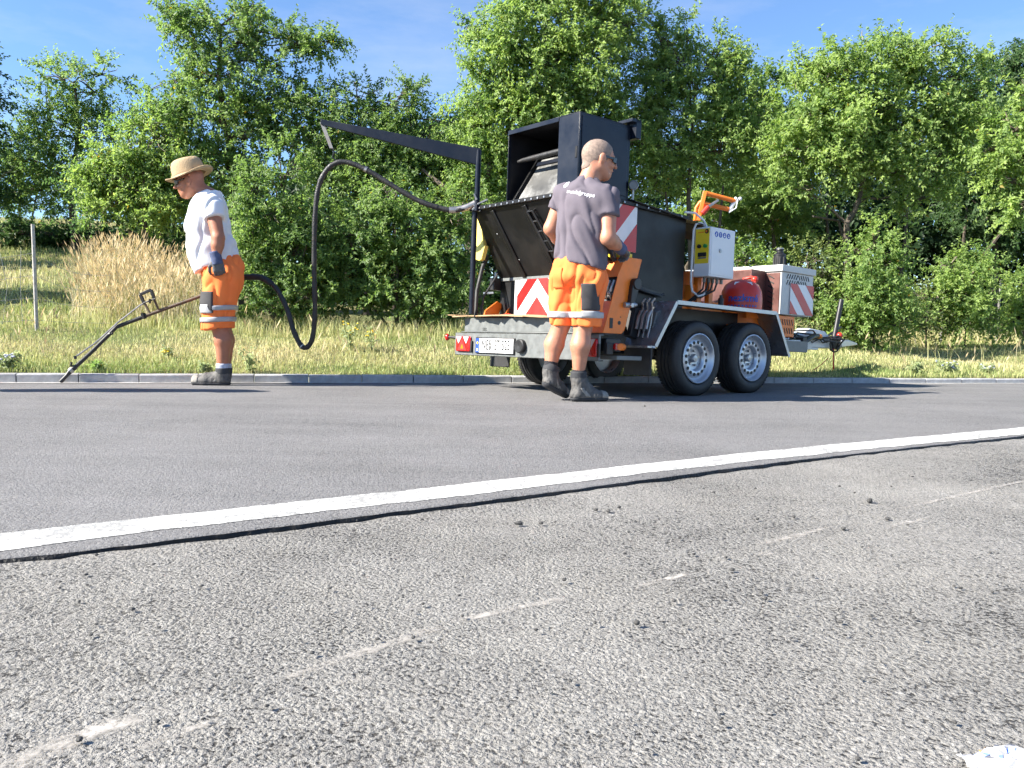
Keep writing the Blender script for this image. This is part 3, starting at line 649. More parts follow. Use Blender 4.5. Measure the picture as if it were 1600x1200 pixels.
# shrubs on the right
T('shrub', 'low shrub showing above the red gas cylinder', 12.4, [(1165, 500), (1165, 440), (1165, 410)], [(1165, 410, 30, 28), (1190, 435, 26, 30), (1150, 440, 26, 30)], 15, 'bright', group=G2, cat='shrub', r0=0.02, leaf=0.06, clump=0.26, tl=(.2, .42), up=.8)
T('shrub', 'upright shrub just right of the striped engine box', 11.6, [(1285, 530), (1285, 470), (1280, 430)], [(1262, 425, 24, 36), (1290, 445, 26, 40), (1270, 485, 40, 40), (1305, 500, 30, 36), (1245, 460, 24, 30)], 16, 'olive', group=G2, cat='shrub', r0=0.02, leaf=0.06, clump=0.24, tl=(.2, .45), up=1.0)
T('shrub', 'big rounded bright shrub beyond the drawbar', 11.3, [(1365, 540), (1365, 480), (1362, 430)], [(1360, 440, 46, 40), (1325, 470, 40, 44), (1400, 465, 38, 40), (1365, 500, 56, 34), (1345, 400, 20, 28), (1385, 410, 26, 26), (1330, 515, 44, 22), (1400, 510, 34, 24), (1370, 375, 14, 24)], 17, 'bright', group=G2, cat='shrub', r0=0.03, leaf=0.058, clump=0.24, tl=(.18, .42), up=.7)
T('shrub', 'small olive bush with dry stems between two bigger shrubs', 12.4, [(1448, 530), (1448, 490), (1446, 460)], [(1445, 470, 26, 26), (1440, 500, 34, 22), (1462, 490, 22, 26)], 18, 'olive', group=G2, cat='shrub', r0=0.02, leaf=0.055, clump=0.24, tl=(.18, .4), up=.8)
T('shrub', 'second bright shrub from the right edge, in front of the fence post', 12.3, [(1510, 530), (1510, 480), (1512, 440)], [(1510, 440, 34, 30), (1490, 470, 34, 34), (1530, 470, 30, 36), (1510, 500, 46, 24), (1540, 425, 16, 24), (1485, 415, 14, 20)], 19, 'bright', group=G2, cat='shrub', r0=0.02, leaf=0.06, clump=0.24, tl=(.2, .45), up=.7)
T('shrub', 'low bright shrub at the right edge of the picture', 12.8, [(1600, 530), (1600, 480), (1600, 460)], [(1590, 470, 26, 26), (1610, 450, 28, 30), (1585, 500, 34, 22), (1630, 480, 34, 36)], 20, 'bright', group=G2, cat='shrub', r0=0.02, leaf=0.06, clump=0.24, tl=(.2, .45), up=.7)

T('hedge', 'low dark hedge along the crest of the bank at the far left', 20.5, [(90, 392), (90, 378), (90, 370)],  # added foliage, coloured dark to stand for shade under the trees
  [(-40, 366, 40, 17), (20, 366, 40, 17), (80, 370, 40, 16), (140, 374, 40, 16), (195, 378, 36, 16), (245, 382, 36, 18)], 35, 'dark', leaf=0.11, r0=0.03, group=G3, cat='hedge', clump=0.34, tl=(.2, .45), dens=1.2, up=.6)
# tree out of the picture on the left: its shade lies in bands across the grass
T('bank_tree', 'tree outside the left edge that shades the grass', 11.5, [(-420, 480), (-420, 350), (-420, 220)], [(-420, 150, 90, 50), (-380, 230, 80, 40), (-470, 220, 80, 50)], 21, 'mid', leaf=0.13, group=G1, dens=.6, clump=.4)
T('bank_tree', 'farther tree outside the left edge that shades the bank', 16, [(-330, 420), (-330, 330), (-330, 230)], [(-330, 200, 90, 50), (-280, 260, 80, 40), (-380, 260, 80, 50)], 22, 'mid', leaf=0.14, group=G1, dens=.6, clump=.4)

# the wood behind, read as one mass; understory shade put into its leaf colour
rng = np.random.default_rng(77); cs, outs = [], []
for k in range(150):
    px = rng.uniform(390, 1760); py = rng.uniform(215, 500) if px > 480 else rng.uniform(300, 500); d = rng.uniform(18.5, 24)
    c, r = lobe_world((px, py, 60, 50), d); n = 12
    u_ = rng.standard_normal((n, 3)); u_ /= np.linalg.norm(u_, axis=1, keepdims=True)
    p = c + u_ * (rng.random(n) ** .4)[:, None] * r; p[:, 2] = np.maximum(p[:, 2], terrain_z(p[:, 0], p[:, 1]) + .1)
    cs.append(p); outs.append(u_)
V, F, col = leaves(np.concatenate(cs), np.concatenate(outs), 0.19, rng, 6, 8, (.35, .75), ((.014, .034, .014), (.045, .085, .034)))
tag(np_mesh('woodland', V, F, M_['leaf'], cols=col), 'wood with leaves coloured dark for shade, filling the gaps behind the verge trees', 'woodland', kind='stuff'); TOT += len(F)
tk = MB()
for k in range(26):
    px = rng.uniform(420, 1700); d = rng.uniform(16.5, 22); b = at(px, 480, d); z = float(terrain_z(b.x, b.y)); h_ = rng.uniform(2, 3)
    tk.tube([(b.x, b.y, z - .1), (b.x + rng.normal(0, .15), b.y, z + h_ * .5), (b.x + rng.normal(0, .35), b.y, z + h_)], [.06, .045, .02], 6)
tag(tk.build('woodland_trunks', M_['bark']), 'thin dark trunks standing in the wood behind', 'woodland', kind='stuff')
print('leaf triangles', TOT)

# ------------------------------------------------------------------ grass
def blades(x, y, h, w, lean, cols, rng, name, label, mat_, twist=None, z_off=0.0, seeds=False):
    n = len(x); z = terrain_z(x, y) + z_off
    a = rng.uniform(0, 2 * math.pi, n); la = rng.uniform(0, 2 * math.pi, n)
    dx, dy = np.cos(a) * w / 2, np.sin(a) * w / 2
    lx_, ly_ = np.cos(la) * lean * h, np.sin(la) * lean * h
    b0 = np.stack([x - dx, y - dy, z - .01], 1); b1 = np.stack([x + dx, y + dy, z - .01], 1)
    m0 = np.stack([x - dx * .75 + lx_ * .35, y - dy * .75 + ly_ * .35, z + h * .6], 1); m1 = np.stack([x + dx * .75 + lx_ * .35, y + dy * .75 + ly_ * .35, z + h * .6], 1)
    hz = h * np.sqrt(np.clip(1 - (lean * .7) ** 2, .2, 1))
    t = np.stack([x + lx_, y + ly_, z + hz], 1)
    V = np.stack([b0, b1, m1, m0, t], 1).reshape(-1, 3); i = np.arange(n) * 5
    F = np.concatenate([np.stack([i, i+1, i+2], 1), np.stack([i, i+2, i+3], 1), np.stack([i+3, i+2, i+4], 1)])
    col = np.repeat(cols, 5, 0)
    if seeds:
        s = (rng.random(n) < .55); xs_, ys_, zs_ = t[s, 0], t[s, 1], t[s, 2]; k = len(xs_); L = rng.uniform(.05, .12, k); W = rng.uniform(.006, .012, k)
        aa = rng.uniform(0, 6.28, k); ux, uy = np.cos(aa) * W, np.sin(aa) * W
        lx2, ly2 = np.cos(la[s]) * L * .5, np.sin(la[s]) * L * .5
        q = np.stack([np.stack([xs_ - lx2 * .2, ys_ - ly2 * .2, zs_ - .02], 1), np.stack([xs_ + ux + lx2 * .4, ys_ + uy + ly2 * .4, zs_ + L * .4], 1), np.stack([xs_ + lx2, ys_ + ly2, zs_ + L], 1), np.stack([xs_ - ux + lx2 * .4, ys_ - uy + ly2 * .4, zs_ + L * .4], 1)], 1).reshape(-1, 3)
        j = np.arange(k) * 4 + len(V)
        F = np.concatenate([F, np.stack([j, j+1, j+2], 1), np.stack([j, j+2, j+3], 1)]); V = np.concatenate([V, q])
        col = np.concatenate([col, np.repeat(np.array([[.52, .42, .25]]) * rng.uniform(.7, 1.2, (k, 1)), 4, 0)])
    o = np_mesh(name, V, F, mat_, cols=col)
    return tag(o, label, 'grass', kind='stuff')
def vnoise(x, y, s, seed=0):
    r_ = np.random.default_rng(seed); v = 0
    for k in range(5):
        th = r_.uniform(0, 6.28); f_ = s * (1.0 + .7 * k); v = v + np.sin((x * math.cos(th) + y * math.sin(th)) * f_ + r_.uniform(0, 6)) / (1 + .4 * k)
    return v / 2.6
rng = np.random.default_rng(5)
def palette(g, rng, n):
    straw = np.array([.60, .53, .31]); green = np.array([.20, .27, .09]); pale = np.array([.43, .44, .20])
    f = np.clip(g + rng.normal(0, .22, n), 0, 1)[:, None]
    c = np.where(f < .5, straw + (pale - straw) * (f * 2), pale + (green - pale) * (f * 2 - 1))
    return c * rng.uniform(.75, 1.2, (n, 1))
n = 150000
u = rng.uniform(-6.5, 11, n); q = 0.1 + 5.2 * rng.random(n) ** 1.35; x, y = kq(u, q)
g = .55 + .38 * vnoise(x, y, 1.5, 3) + .25 * np.exp(-((q - .35) / .35) ** 2) - .2 * np.exp(-((q - 1.4) / .8) ** 2)
h = rng.uniform(.02, .065, n) * (1 + .5 * np.clip(vnoise(x, y, 2.3, 9), -1, 1)); h *= 1 + .5 * (rng.random(n) < .06)
blades(x, y, h, rng.uniform(.004, .009, n), rng.uniform(.1, .95, n), palette(g, rng, n), rng, 'verge_grass', 'short dry grass on the verge between kerb and shrubs', M_['blade'])
n = 45000
u = rng.uniform(-19, -4, n); q = 3.5 + 19 * rng.random(n) ** 1.1; x, y = kq(u, q)
g = .6 + .4 * vnoise(x, y, .8, 4)
blades(x, y, rng.uniform(.05, .16, n), rng.uniform(.008, .018, n), rng.uniform(.1, .8, n), palette(g, rng, n), rng, 'bank_grass', 'mown grass on the rising bank at the left', M_['blade'])
# tall dry grass behind the hat man
n = 11500; px = rng.uniform(122, 335, n); Y = rng.uniform(10.4, 13.6, n)
x = (px - 800) / FPX * Y + rng.normal(0, .08, n); y = Y
ed = np.minimum(1, np.minimum(px - 122, 335 - px) / 28) * np.minimum(1, (Y - 10.4) / .5); hv = (.62 + .38 * ed) * (.8 + .3 * vnoise(x, y, 1.6, 33)); keep = (rng.random(n) < .25 + .75 * ed) & (vnoise(x, y, 4.5, 6) > -.62); hv = hv[keep]; x, y = x[keep], y[keep]; n = len(x)
c_ = np.array([.64, .58, .39]) * rng.uniform(.65, 1.2, (n, 1)); gi = rng.random(n) < .3; c_[gi] = np.array([.22, .24, .07]) * rng.uniform(.7, 1.2, (gi.sum(), 1))
blades(x, y, rng.uniform(.4, 1.08, n) * np.clip(hv, .45, 1.2), rng.uniform(.004, .009, n), rng.uniform(.05, .5, n) * np.where(rng.random(n) < .12, 1.9, 1), c_, rng, 'tall_dry_grass', 'tall straw-coloured grass left of the man in the hat', M_['blade'], seeds=True)
# rough grass at the foot of the shrubs
n = 22000; u = rng.uniform(-4.5, 11, n); q = rng.uniform(3.0, 4.6, n); x, y = kq(u, q)
keep = vnoise(x, y, 1.9, 12) > -.15; x, y = x[keep], y[keep]; n = len(x)
blades(x, y, rng.uniform(.06, .3, n) * (1 + .5 * vnoise(x, y, 1.1, 21)), rng.uniform(.005, .01, n), rng.uniform(.1, .6, n), palette(.45 + .3 * vnoise(x, y, 1.3, 8), rng, n), rng, 'rough_grass', 'uncut rough grass at the foot of the shrubs', M_['blade'])
# single tall stems scattered over the verge
n = 1500; u = rng.uniform(-6, 11, n); q = .15 + 4.2 * rng.random(n); x, y = kq(u, q); keep = vnoise(x, y, 1.2, 41) > -.1; x, y = x[keep], y[keep]; n = len(x)
blades(x, y, rng.uniform(.10, .34, n), rng.uniform(.004, .007, n), rng.uniform(.1, .9, n), palette(.3 + .3 * vnoise(x, y, 1.7, 18), rng, n), rng, 'seed_stems', 'scattered tall seed stems sticking out of the verge grass', M_['blade'], seeds=True)

# ================================================================== the trailer
TQ = Matrix.Rotation(R(40), 4, 'Z') @ Matrix.Rotation(R(2.0), 4, 'Y') @ Matrix.Rotation(R(-1.1), 4, 'X')
TS = 1.03
TLOC = CO + (Vector((1.07, 7.05, -0.022)) - CO) * TS
trailer = empty('road_repair_trailer', TLOC, 'tandem-axle road repair trailer with black hopper, orange console and white control cabinet', 'trailer')
trailer.rotation_euler = TQ.to_euler(); trailer.scale = (TS,) * 3
TM = Matrix.Translation(TLOC) @ TQ @ Matrix.Scale(TS, 4)
def tw(p): return TM @ Vector(p)                          # trailer point -> world
def part(m, name, mt, parent=None, bevel=0.003, label=None, smooth_ang=40):
    o = m.build(name, M_[mt], parent or trailer, bevel=bevel, smooth_ang=smooth_ang)
    if label: o['label'] = label
    return o
def clip_poly(P, f):
    out = []
    for i in range(len(P)):
        a, b = P[i], P[(i+1) % len(P)]; fa, fb = f(a), f(b)
        if fa >= 0: out.append(a)
        if (fa >= 0) != (fb >= 0):
            t = fa / (fa - fb); out.append((a[0] + (b[0]-a[0])*t, a[1] + (b[1]-a[1])*t))
    return out
def striped(name, org, ux, uy, w, h, bands, parent=None, frame=True, label=None):
    """white reflective board with red bands; bands = list of (function, lo, hi) over board coordinates"""
    o, ux, uy = Vector(org), Vector(ux), Vector(uy); nv = ux.cross(uy).normalized()
    m = MB(); m.sheet([o, o + ux*w, o + ux*w + uy*h, o + uy*h], 0.004)
    b = part(m, name, 'whitefilm', parent, bevel=0, label=label)
    for fn, lo, hi, rect in bands:
        P = [(rect[0], rect[1]), (rect[2], rect[1]), (rect[2], rect[3]), (rect[0], rect[3])]
        P = clip_poly(P, lambda p: fn(p) - lo)
        if len(P) > 2: P = clip_poly(P, lambda p: hi - fn(p))
        if len(P) > 2:
            m = MB(); m.sheet([o + ux*p[0] + uy*p[1] + nv*0.0045 for p in P], 0.0015); part(m, 'red_stripe', 'redfilm', b, bevel=0)
    return b

# --- chassis
m = MB()
for y in (-0.5, 0.5):
    m.box((-1.28, y - .03, .36), (1.75, y + .03, .46))
for x in (-1.2, -.6, 0.0, .6, 1.2, 1.7): m.box((x - .03, -.47, .37), (x + .03, .47, .45))
part(m, 'chassis', 'galv')
for x in (-.345, .345): m = MB(); m.cyl((x, -.72, .285), (x, .72, .285), .035, 12); part(m, 'axle', 'plastic')
for y in (-.55, .55): m = MB(); m.box((-.5, y - .04, .28), (.5, y + .04, .34)); part(m, 'spring', 'plastic')

# --- wheels
def wheel(x, s):
    hub = Vector((x, s * 0.88, 0))
    w_ = tw(hub); rz_ = float(road_z(w_.x, w_.y)) + 0.004
    zl = 0.28 + (rz_ - w_.z) / (TQ[2][2] * TS)
    wh = bpy.data.objects.new('wheel', None); C.objects.link(wh); wh.parent = trailer; wh.location = (x, s * 0.88, zl); wh.empty_display_size = .1
    ax = (0, s, 0)
    pr = [(.185, -.185), (.215, -.19), (.262, -.182), (.276, -.165), (.279, -.15), (.279, -.128), (.271, -.126), (.271, -.118), (.279, -.116), (.279, -.096), (.271, -.094), (.271, -.086), (.279, -.084), (.279, -.062), (.271, -.060), (.271, -.052), (.279, -.05), (.279, -.03), (.275, -.014), (.262, .0), (.235, .008), (.205, .006), (.19, -.002), (.183, -.014), (.178, -.03), (.178, -.16)]
    m = MB(); m.lathe(pr, (0, 0, 0), ax, 56, closed=True); t = m.build('tyre', M_['rubber'], wh, smooth_ang=35)
    # tread lugs on the shoulders
    m = MB()
    for k in range(64):
        a = 2 * math.pi * k / 64
        for h0, h1 in ((-.176, -.128), (-.05, -.004)):
            c0, s0 = math.cos(a), math.sin(a)
            r1, r2 = .2785, .2815
            P = []
            for (aa, r_, h_) in ((-.03, r1, h0), (.03, r1, h0), (.03, r1 - .004, h1), (-.03, r1 - .004, h1), (-.03, r2, h0 + .006), (.03, r2, h0 + .006), (.03, r2 - .004, h1 - .004), (-.03, r2 - .004, h1 - .004)):
                P.append((r_ * math.cos(a + aa), s * h_, r_ * math.sin(a + aa)))
            m.add(P, [(0, 1, 2, 3), (4, 7, 6, 5), (0, 4, 5, 1), (1, 5, 6, 2), (2, 6, 7, 3), (3, 7, 4, 0)])
    m.build('tread', M_['rubber'], wh)['kind'] = 'stuff'
    rp = [(.184, .004), (.186, .008), (.18, .01), (.172, .004), (.168, -.02), (.160, -.03), (.150, -.034), (.138, -.022), (.100, -.016), (.092, -.022), (.085, -.052), (.06, -.056), (.0005, -.056)]
    m = MB(); m.lathe(rp, (0, 0, 0), ax, 48)
    m.lathe([(.184, .004), (.17, -.1), (.17, -.17), (.184, -.185)], (0, 0, 0), ax, 48)
    m.lathe([(.16, -.12), (.05, -.13), (.0005, -.13)], (0, 0, 0), ax, 32)
    m.build('rim', M_['rim'], wh, smooth_ang=50)
    m = MB()
    for k in range(16):
        a = 2 * math.pi * k / 16; c = Vector((.119 * math.cos(a), s * -.0165, .119 * math.sin(a)))
        m.cyl(c - Vector((0, s * .004, 0)), c + Vector((0, s * .0015, 0)), .0125, 12)
    m.build('rim_holes', M_['ink'], wh)['kind'] = 'stuff'
    m = MB(); m.lathe([(.03, -.056), (.03, -.03), (.024, -.022), (.0005, -.02)], (0, 0, 0), ax, 20); m.build('hub_cap', M_['alu'], wh)
    for k in range(5):
        a = 2 * math.pi * k / 5 + .3; m = MB(); c = Vector((.056 * math.cos(a), s * -.056, .056 * math.sin(a)))
        m.cyl(c, c + Vector((0, s * .02, 0)), .0095, 6); m.build('wheel_nut', M_['steel'], wh, bevel=.001)
    wh.rotation_euler = (0, random.uniform(0, 6), 0)
for x, s in ((-.345, -1), (.345, -1), (-.345, 1), (.345, 1)): wheel(x, s)

# --- mudguards of tread plate
for s in (-1, 1):
    y0, y1 = sorted((s * .60, s * .90)); m = MB(); t_ = .005
    pr = [(-.855, .352), (-.64, .675), (.625, .665), (.845, .315)]
    for (a, b) in zip(pr[:-1], pr[1:]):
        d = Vector((b[0]-a[0], 0, b[1]-a[1])).normalized(); n_ = Vector((-d.z, 0, d.x)) * t_
        m.add([(a[0], y0, a[1]), (b[0], y0, b[1]), (b[0], y1, b[1]), (a[0], y1, a[1]), (a[0]+n_.x, y0, a[1]+n_.z), (b[0]+n_.x, y0, b[1]+n_.z), (b[0]+n_.x, y1, b[1]+n_.z), (a[0]+n_.x, y1, a[1]+n_.z)],
              [(0, 1, 2, 3), (4, 7, 6, 5), (0, 4, 5, 1), (1, 5, 6, 2), (2, 6, 7, 3), (3, 7, 4, 0)])
    g = part(m, 'mudguard', 'tread', bevel=0)
    m = MB()                                              # folded rim along the outer edge
    ye = s * .90
    for (a, b) in zip(pr[:-1], pr[1:]): m.bar((a[0], ye, a[1] - .004), (b[0], ye, b[1] - .004), .006, .03)
    part(m, 'edge_trim', 'alu', g, bevel=.001)
    m = MB(); m.box((-.90, min(s*.645, s*.90), .14), (-.885, max(s*.645, s*.90), .352)); part(m, 'mud_flap', 'rubber', g, bevel=.004)
    m = MB(); m.box((-.94, y0 - .0, .335), (-.85, y1, .352)); part(m, 'step', 'tread', g, bevel=.002)
    m = MB(); m.box((-.62, s*.6-.004, .46), (.62, s*.6+.004, .655)); part(m, 'inner_panel', 'plastic', g, bevel=0)
# fittings on the rear slope of the right mudguard
m = MB()
m.prism([(-.80, .40), (-.70, .40), (-.66, .62), (-.74, .60)], 1, -.80, -.69)
part(m, 'tool_box', 'galv', bevel=.004)
for k in range(3):
    y = -.71 - .045 * k; m = MB()
    m.tube([(-.83, y, .41), (-.80, y, .52), (-.79, y, .63), (-.81, y - .01, .66), (-.79, y - .02, .69)], .008, 8)
    m.tube([(-.85, y, .47), (-.83, y, .56), (-.805, y, .60)], .014, 8)
    part(m, 'cable_hook', 'steel', bevel=0)
m = MB(); m.prism([(-.90, .42), (-.83, .40), (-.78, .62), (-.85, .62)], 1, -.70, -.63); part(m, 'battery_case', 'plastic', bevel=.006)

# --- light board with lamps and plate
m = MB(); m.box((-1.323, -.80, .232), (-1.30, .835, .415)); m.box((-1.323, -.80, .232), (-1.27, .835, .242)); m.box((-1.323, -.80, .405), (-1.27, .835, .415))
bumper = part(m, 'light_board', 'galv', bevel=.004)
for yc in (.705, -.705):
    m = MB(); m.box((-1.345, yc - .095, .262), (-1.323, yc + .095, .385)); tl = part(m, 'tail_light', 'glassred', bumper, bevel=.012)
    for sg in (-1, 1):
        m = MB(); m.sheet([(-1.346, yc + sg*.01, .381), (-1.346, yc + sg*.085, .381), (-1.346, yc + sg*.05, .325)][::sg], .002)
        part(m, 'reverse_lens', 'lenswhite', tl, bevel=0)
    m = MB(); m.sheet([(-1.347, yc - .06, .27), (-1.347, yc, .378), (-1.347, yc + .06, .27)], .002); part(m, 'reflector_triangle', 'redfilm', tl, bevel=0)
    m = MB(); m.sheet([(-1.3475, yc - .02, .285), (-1.3475, yc, .325), (-1.3475, yc + .02, .285)], .002); part(m, 'indicator_lens', 'lensorange', tl, bevel=0)
    m = MB(); m.box((-1.34, yc - .115, .258), (-1.323, yc - .095, .35)); part(m, 'lamp_housing', 'plastic', tl, bevel=.004)
m = MB(); m.box((-1.335, .065, .252), (-1.323, .545, .378)); plate = part(m, 'number_plate', 'plastic', bumper, bevel=.004)
m = MB(); m.box((-1.338, .075, .26), (-1.335, .535, .37)); part(m, 'plate_face', 'whitefilm', plate, bevel=0)
m = MB(); m.sheet([(-1.339, .492, .26), (-1.339, .535, .26), (-1.339, .535, .37), (-1.339, .492, .37)], .001); part(m, 'country_band', 'blue', plate, bevel=0)
m = text_on('D', .03, (-1.3405, .513, .28), (0, -1, 0), (0, 0, 1), .0006); part(m, 'country_letter', 'whitefilm', plate, bevel=0)
m = MB(); m.cyl((-1.3385, .513, .335), (-1.340, .513, .335), .011, 12); part(m, 'star_ring', 'yellow', plate, bevel=0)
m = text_on('NES  ST 525', .112, (-1.3405, .284, .316), (0, -1, 0), (0, 0, 1), .0004, .60); part(m, 'plate_lettering', 'ink', plate, bevel=0)['kind'] = 'stuff'
for zc in (.33, .305):
    m = MB(); m.cyl((-1.3385, .353, zc), (-1.3405, .353, zc), .0105, 12); part(m, 'registration_seal', 'hatch', plate, bevel=0)
m = MB(); m.lathe([(.052, 0), (.052, .03), (.044, .036), (.0005, .03)], (-1.323, -.01, .318), (-1, 0, 0), 24); part(m, 'fog_lamp', 'plastic', bumper, bevel=0)
m = MB(); m.tube([(-1.30, .83, .37), (-1.31, .88, .375), (-1.33, .915, .375)], .012, 8); arm = part(m, 'marker_arm', 'rubber', bumper, bevel=0)
m = MB(); m.ball((-1.335, .93, .375), .026, 8, (.8, .8, 1.1)); part(m, 'marker_lamp', 'glassred', arm, bevel=0)
# couplings near the right end
m = MB(); m.box((-1.25, -.80, .30), (-1.1, -.66, .39)); m.box((-1.28, -.84, .28), (-1.22, -.80, .36)); cp = part(m, 'valve_block', 'plastic', bevel=.005)
for y, mt in ((-.835, 'glassred'), (-.875, 'orange')):
    m = MB(); m.cyl((-1.13, y + .03, .335), (-1.19, y, .335), .024, 14); part(m, 'hydraulic_coupling', mt, cp, bevel=.003)
m = MB(); m.box((-1.2, -.86, .245), (-.95, -.70, .275)); part(m, 'step_bracket', 'galv', bevel=.003)

# --- rear deck
m = MB(); m.box((-1.28, -.62, .425), (-.95, .77, .535)); m.box((-1.30, -.64, .418), (-.95, .79, .426))
part(m, 'rear_deck', 'galv', bevel=.004)

# --- hopper
HP = [(-1.335, 1.40), (-1.03, .855), (-1.03, .536), (-.15, .536), (-.15, 1.365)]
m = MB()
yl, yr = .62, -.55
def hop_face(P): m.add(P, [tuple(range(len(P)))])
for y in (yr, yl): m.sheet([(p[0], y, p[1]) for p in HP], .006 if y == yr else -.006)
for a, b in ((0, 1), (1, 2), (3, 4)):
    A, B = HP[a], HP[b]; m.sheet([(A[0], yr, A[1]), (A[0], yl, A[1]), (B[0], yl, B[1]), (B[0], yr, B[1])], .006)
hopper = part(m, 'hopper', 'black', bevel=0, smooth_ang=20)
m = MB()                                                  # folded top rim
m.bar((-1.345, yr - .012, 1.395), (-1.345, yl + .012, 1.395), .03, .03); m.bar((-1.345, yr - .012, 1.397), (-.14, yr - .012, 1.362), .03, .03)
m.bar((-1.345, yl + .012, 1.397), (-.14, yl + .012, 1.362), .03, .03)
rim_ = part(m, 'hopper_rim', 'black', hopper, bevel=.003)
for k in range(17):
    y = yr + (yl - yr) * (k + .5) / 17
    mm = MB(); mm.cyl((-1.352, y, 1.392), (-1.366, y, 1.392), .0075, 8); part(mm, 'bolt', 'alu', rim_, bevel=0)
for k in range(9):
    x = -1.28 + k * .13; mm = MB(); mm.cyl((x, yr - .026, 1.393 - .029 * k / 8), (x, yr - .037, 1.393 - .029 * k / 8), .007, 8); part(mm, 'bolt', 'alu', rim_, bevel=0)
def slope_pt(y, z, off=.0):                               # point on the sloping rear wall
    t = (1.40 - z) / (1.40 - .855); nx, nz = -.873, -.488
    return Vector((-1.335 + .305 * t + nx * off, y, z + nz * off))
for y in (.40, .02, -.28):                                # pressed ribs
    m = MB(); m.bar(slope_pt(y, 1.37, .012), slope_pt(y - .1, .87, .012), .045, .018, up=(-.87, 0, -.49)); part(m, 'rib', 'black', hopper, bevel=.006)
m = MB(); ha, hb = slope_pt(-.02, 1.33, .035), slope_pt(-.1, 1.05, .035)
m.tube([slope_pt(-.02, 1.33, 0), ha, hb, slope_pt(-.1, 1.05, 0)], .011, 8); hd = part(m, 'handle', 'plastic', hopper, bevel=0)
m = MB(); o_ = Vector((0, -.06, 0))
m.tube([slope_pt(-.08, 1.33, 0), ha + o_, hb + o_, slope_pt(-.16, 1.05, 0)], .011, 8)
for t in (0, .25, .5, .75, 1): m.cyl(ha.lerp(hb, t), (ha + o_).lerp(hb + o_, t), .006, 6)
part(m, 'handle_bars', 'plastic', hd, bevel=0)
m = MB()
for y, z in ((.45, 1.2), (.3, 1.0), (-.2, 1.15)): m.ball(slope_pt(y, z, .004), .006, 5)
part(m, 'rivets', 'alu', hopper, bevel=0)['kind'] = 'stuff'
m = MB(); m.box((-1.05, -.5, .845), (-1.025, .6, .87)); part(m, 'weld_strip', 'galv', hopper, bevel=.002)
# sloped cover over the front part of the hopper
m = MB()
for s in (-1, 1):
    P = [(-.80, 0.03, 1.56), (.08, 0.03, 1.47), (.08, s*.60, 1.325), (-.80, s*.60, 1.405)]
    m.sheet(P if s < 0 else P[::-1], .006)
    m.sheet(([(.08, 0.03, 1.47), (.24, 0.03, 1.33), (.24, s*.6, 1.20), (.08, s*.60, 1.325)])[::(1 if s < 0 else -1)], .006)
part(m, 'sloped_cover', 'navy', hopper, bevel=0, smooth_ang=15)
m = MB(); m.sheet([(-.155, -.5, .54), (-.155, .55, .54), (-.155, .55, 1.36), (-.155, -.5, 1.36)], .004); part(m, 'front_lining', 'inner', hopper, bevel=0)
m = MB(); m.tube([(-.85, -.58, .80), (-.6, -.575, .755), (-.45, -.575, .74), (-.4, -.575, .75)], .012, 8); m.bar((-.85, -.575, .80), (-.42, -.575, .74), .012, .035); part(m, 'side_strut', 'plastic', hopper, bevel=.002)
# warning boards
ck = lambda p: p[1] + 1.08 * abs(p[0] - .27)
hl, hr = (0.03, 0, .27, .285), (.27, 0, .54, .285)
striped('warning_board', (-1.046, .42, .565), (0, -1, 0), (0, 0, 1), .54, .285, [(ck, .285, .415, hl), (ck, .285, .415, hr), (ck, -1, .145, hl), (ck, -1, .145, hr)], hopper, label='red and white chevron warning board on the rear of the hopper')
dg_ = lambda p: p[1] - 1.1 * p[0]
rc_ = (0, 0, .30, .34)
striped('warning_board', (-1.03, -.562, 1.035), (1, 0, 0), (0, 0, 1), .30, .34, [(dg_, .03, .18, rc_), (dg_, -.5, -.12, rc_)], hopper, label='red and white striped warning board on the right side of the hopper')

# --- loading box on top
bx0, bx1, by0, by1, bz0, bz1 = -1.335, -.82, -.55, .22, 1.405, 1.945
m = MB()
m.box((bx0, by0, bz1 - .006), (bx1, by1, bz1)); m.box((bx0, by0, bz0), (bx1, by0 + .006, bz1 - .006)); m.box((bx0, by1 - .006, bz0), (bx1, by1, bz1 - .006))
m.box((bx1 - .006, by0 + .006, bz0), (bx1, by1 - .006, bz1 - .006)); m.box((bx0, by0 + .006, bz0), (bx0 + .006, -.34, bz1 - .006))
m.box((bx0 - .004, -.34, bz1 - .035), (bx0 + .004, by1, bz1 - .003))
lbox = part(m, 'loading_box', 'navy', bevel=.002)
m = MB(); m.box((bx0 + .02, by1 - .012, bz0), (bx1 - .02, by1 - .007, bz1 - .01)); m.box((bx1 - .014, by0 + .02, bz0), (bx1 - .007, by1 - .013, bz1 - .01)); m.box((bx0 + .02, -.33, bz1 - .013), (bx1 - .02, by1 - .014, bz1 - .008)); part(m, 'lining', 'inner', lbox, bevel=0)
hA, hB = Vector((-1.30, 0, 1.40)), Vector((-1.08, 0, 1.80))
def hp_(y, t, off=0): 
    n_ = Vector((-.876, 0, .482)); p = hA.lerp(hB, t) + n_ * off; return Vector((p.x, y, p.z))
m = MB(); m.sheet([hp_(.13, 0), hp_(.07, .84), hp_(-.35, .84), hp_(-.35, 0)], -.006); hatch = part(m, 'hatch', 'hatch', lbox, bevel=0)
m = MB(); m.bar(hp_(.09, .74, .012), hp_(-.35, .74, .012), .035, .012, up=(-.876, 0, .482)); part(m, 'hatch_rail', 'navy', hatch, bevel=.002)
m = MB(); m.sheet([hp_(-.155, .30, .003), hp_(-.235, .30, .003), hp_(-.215, .47, .003)], .002); part(m, 'warning_sticker', 'paleyellow', hatch, bevel=0)
m = MB()
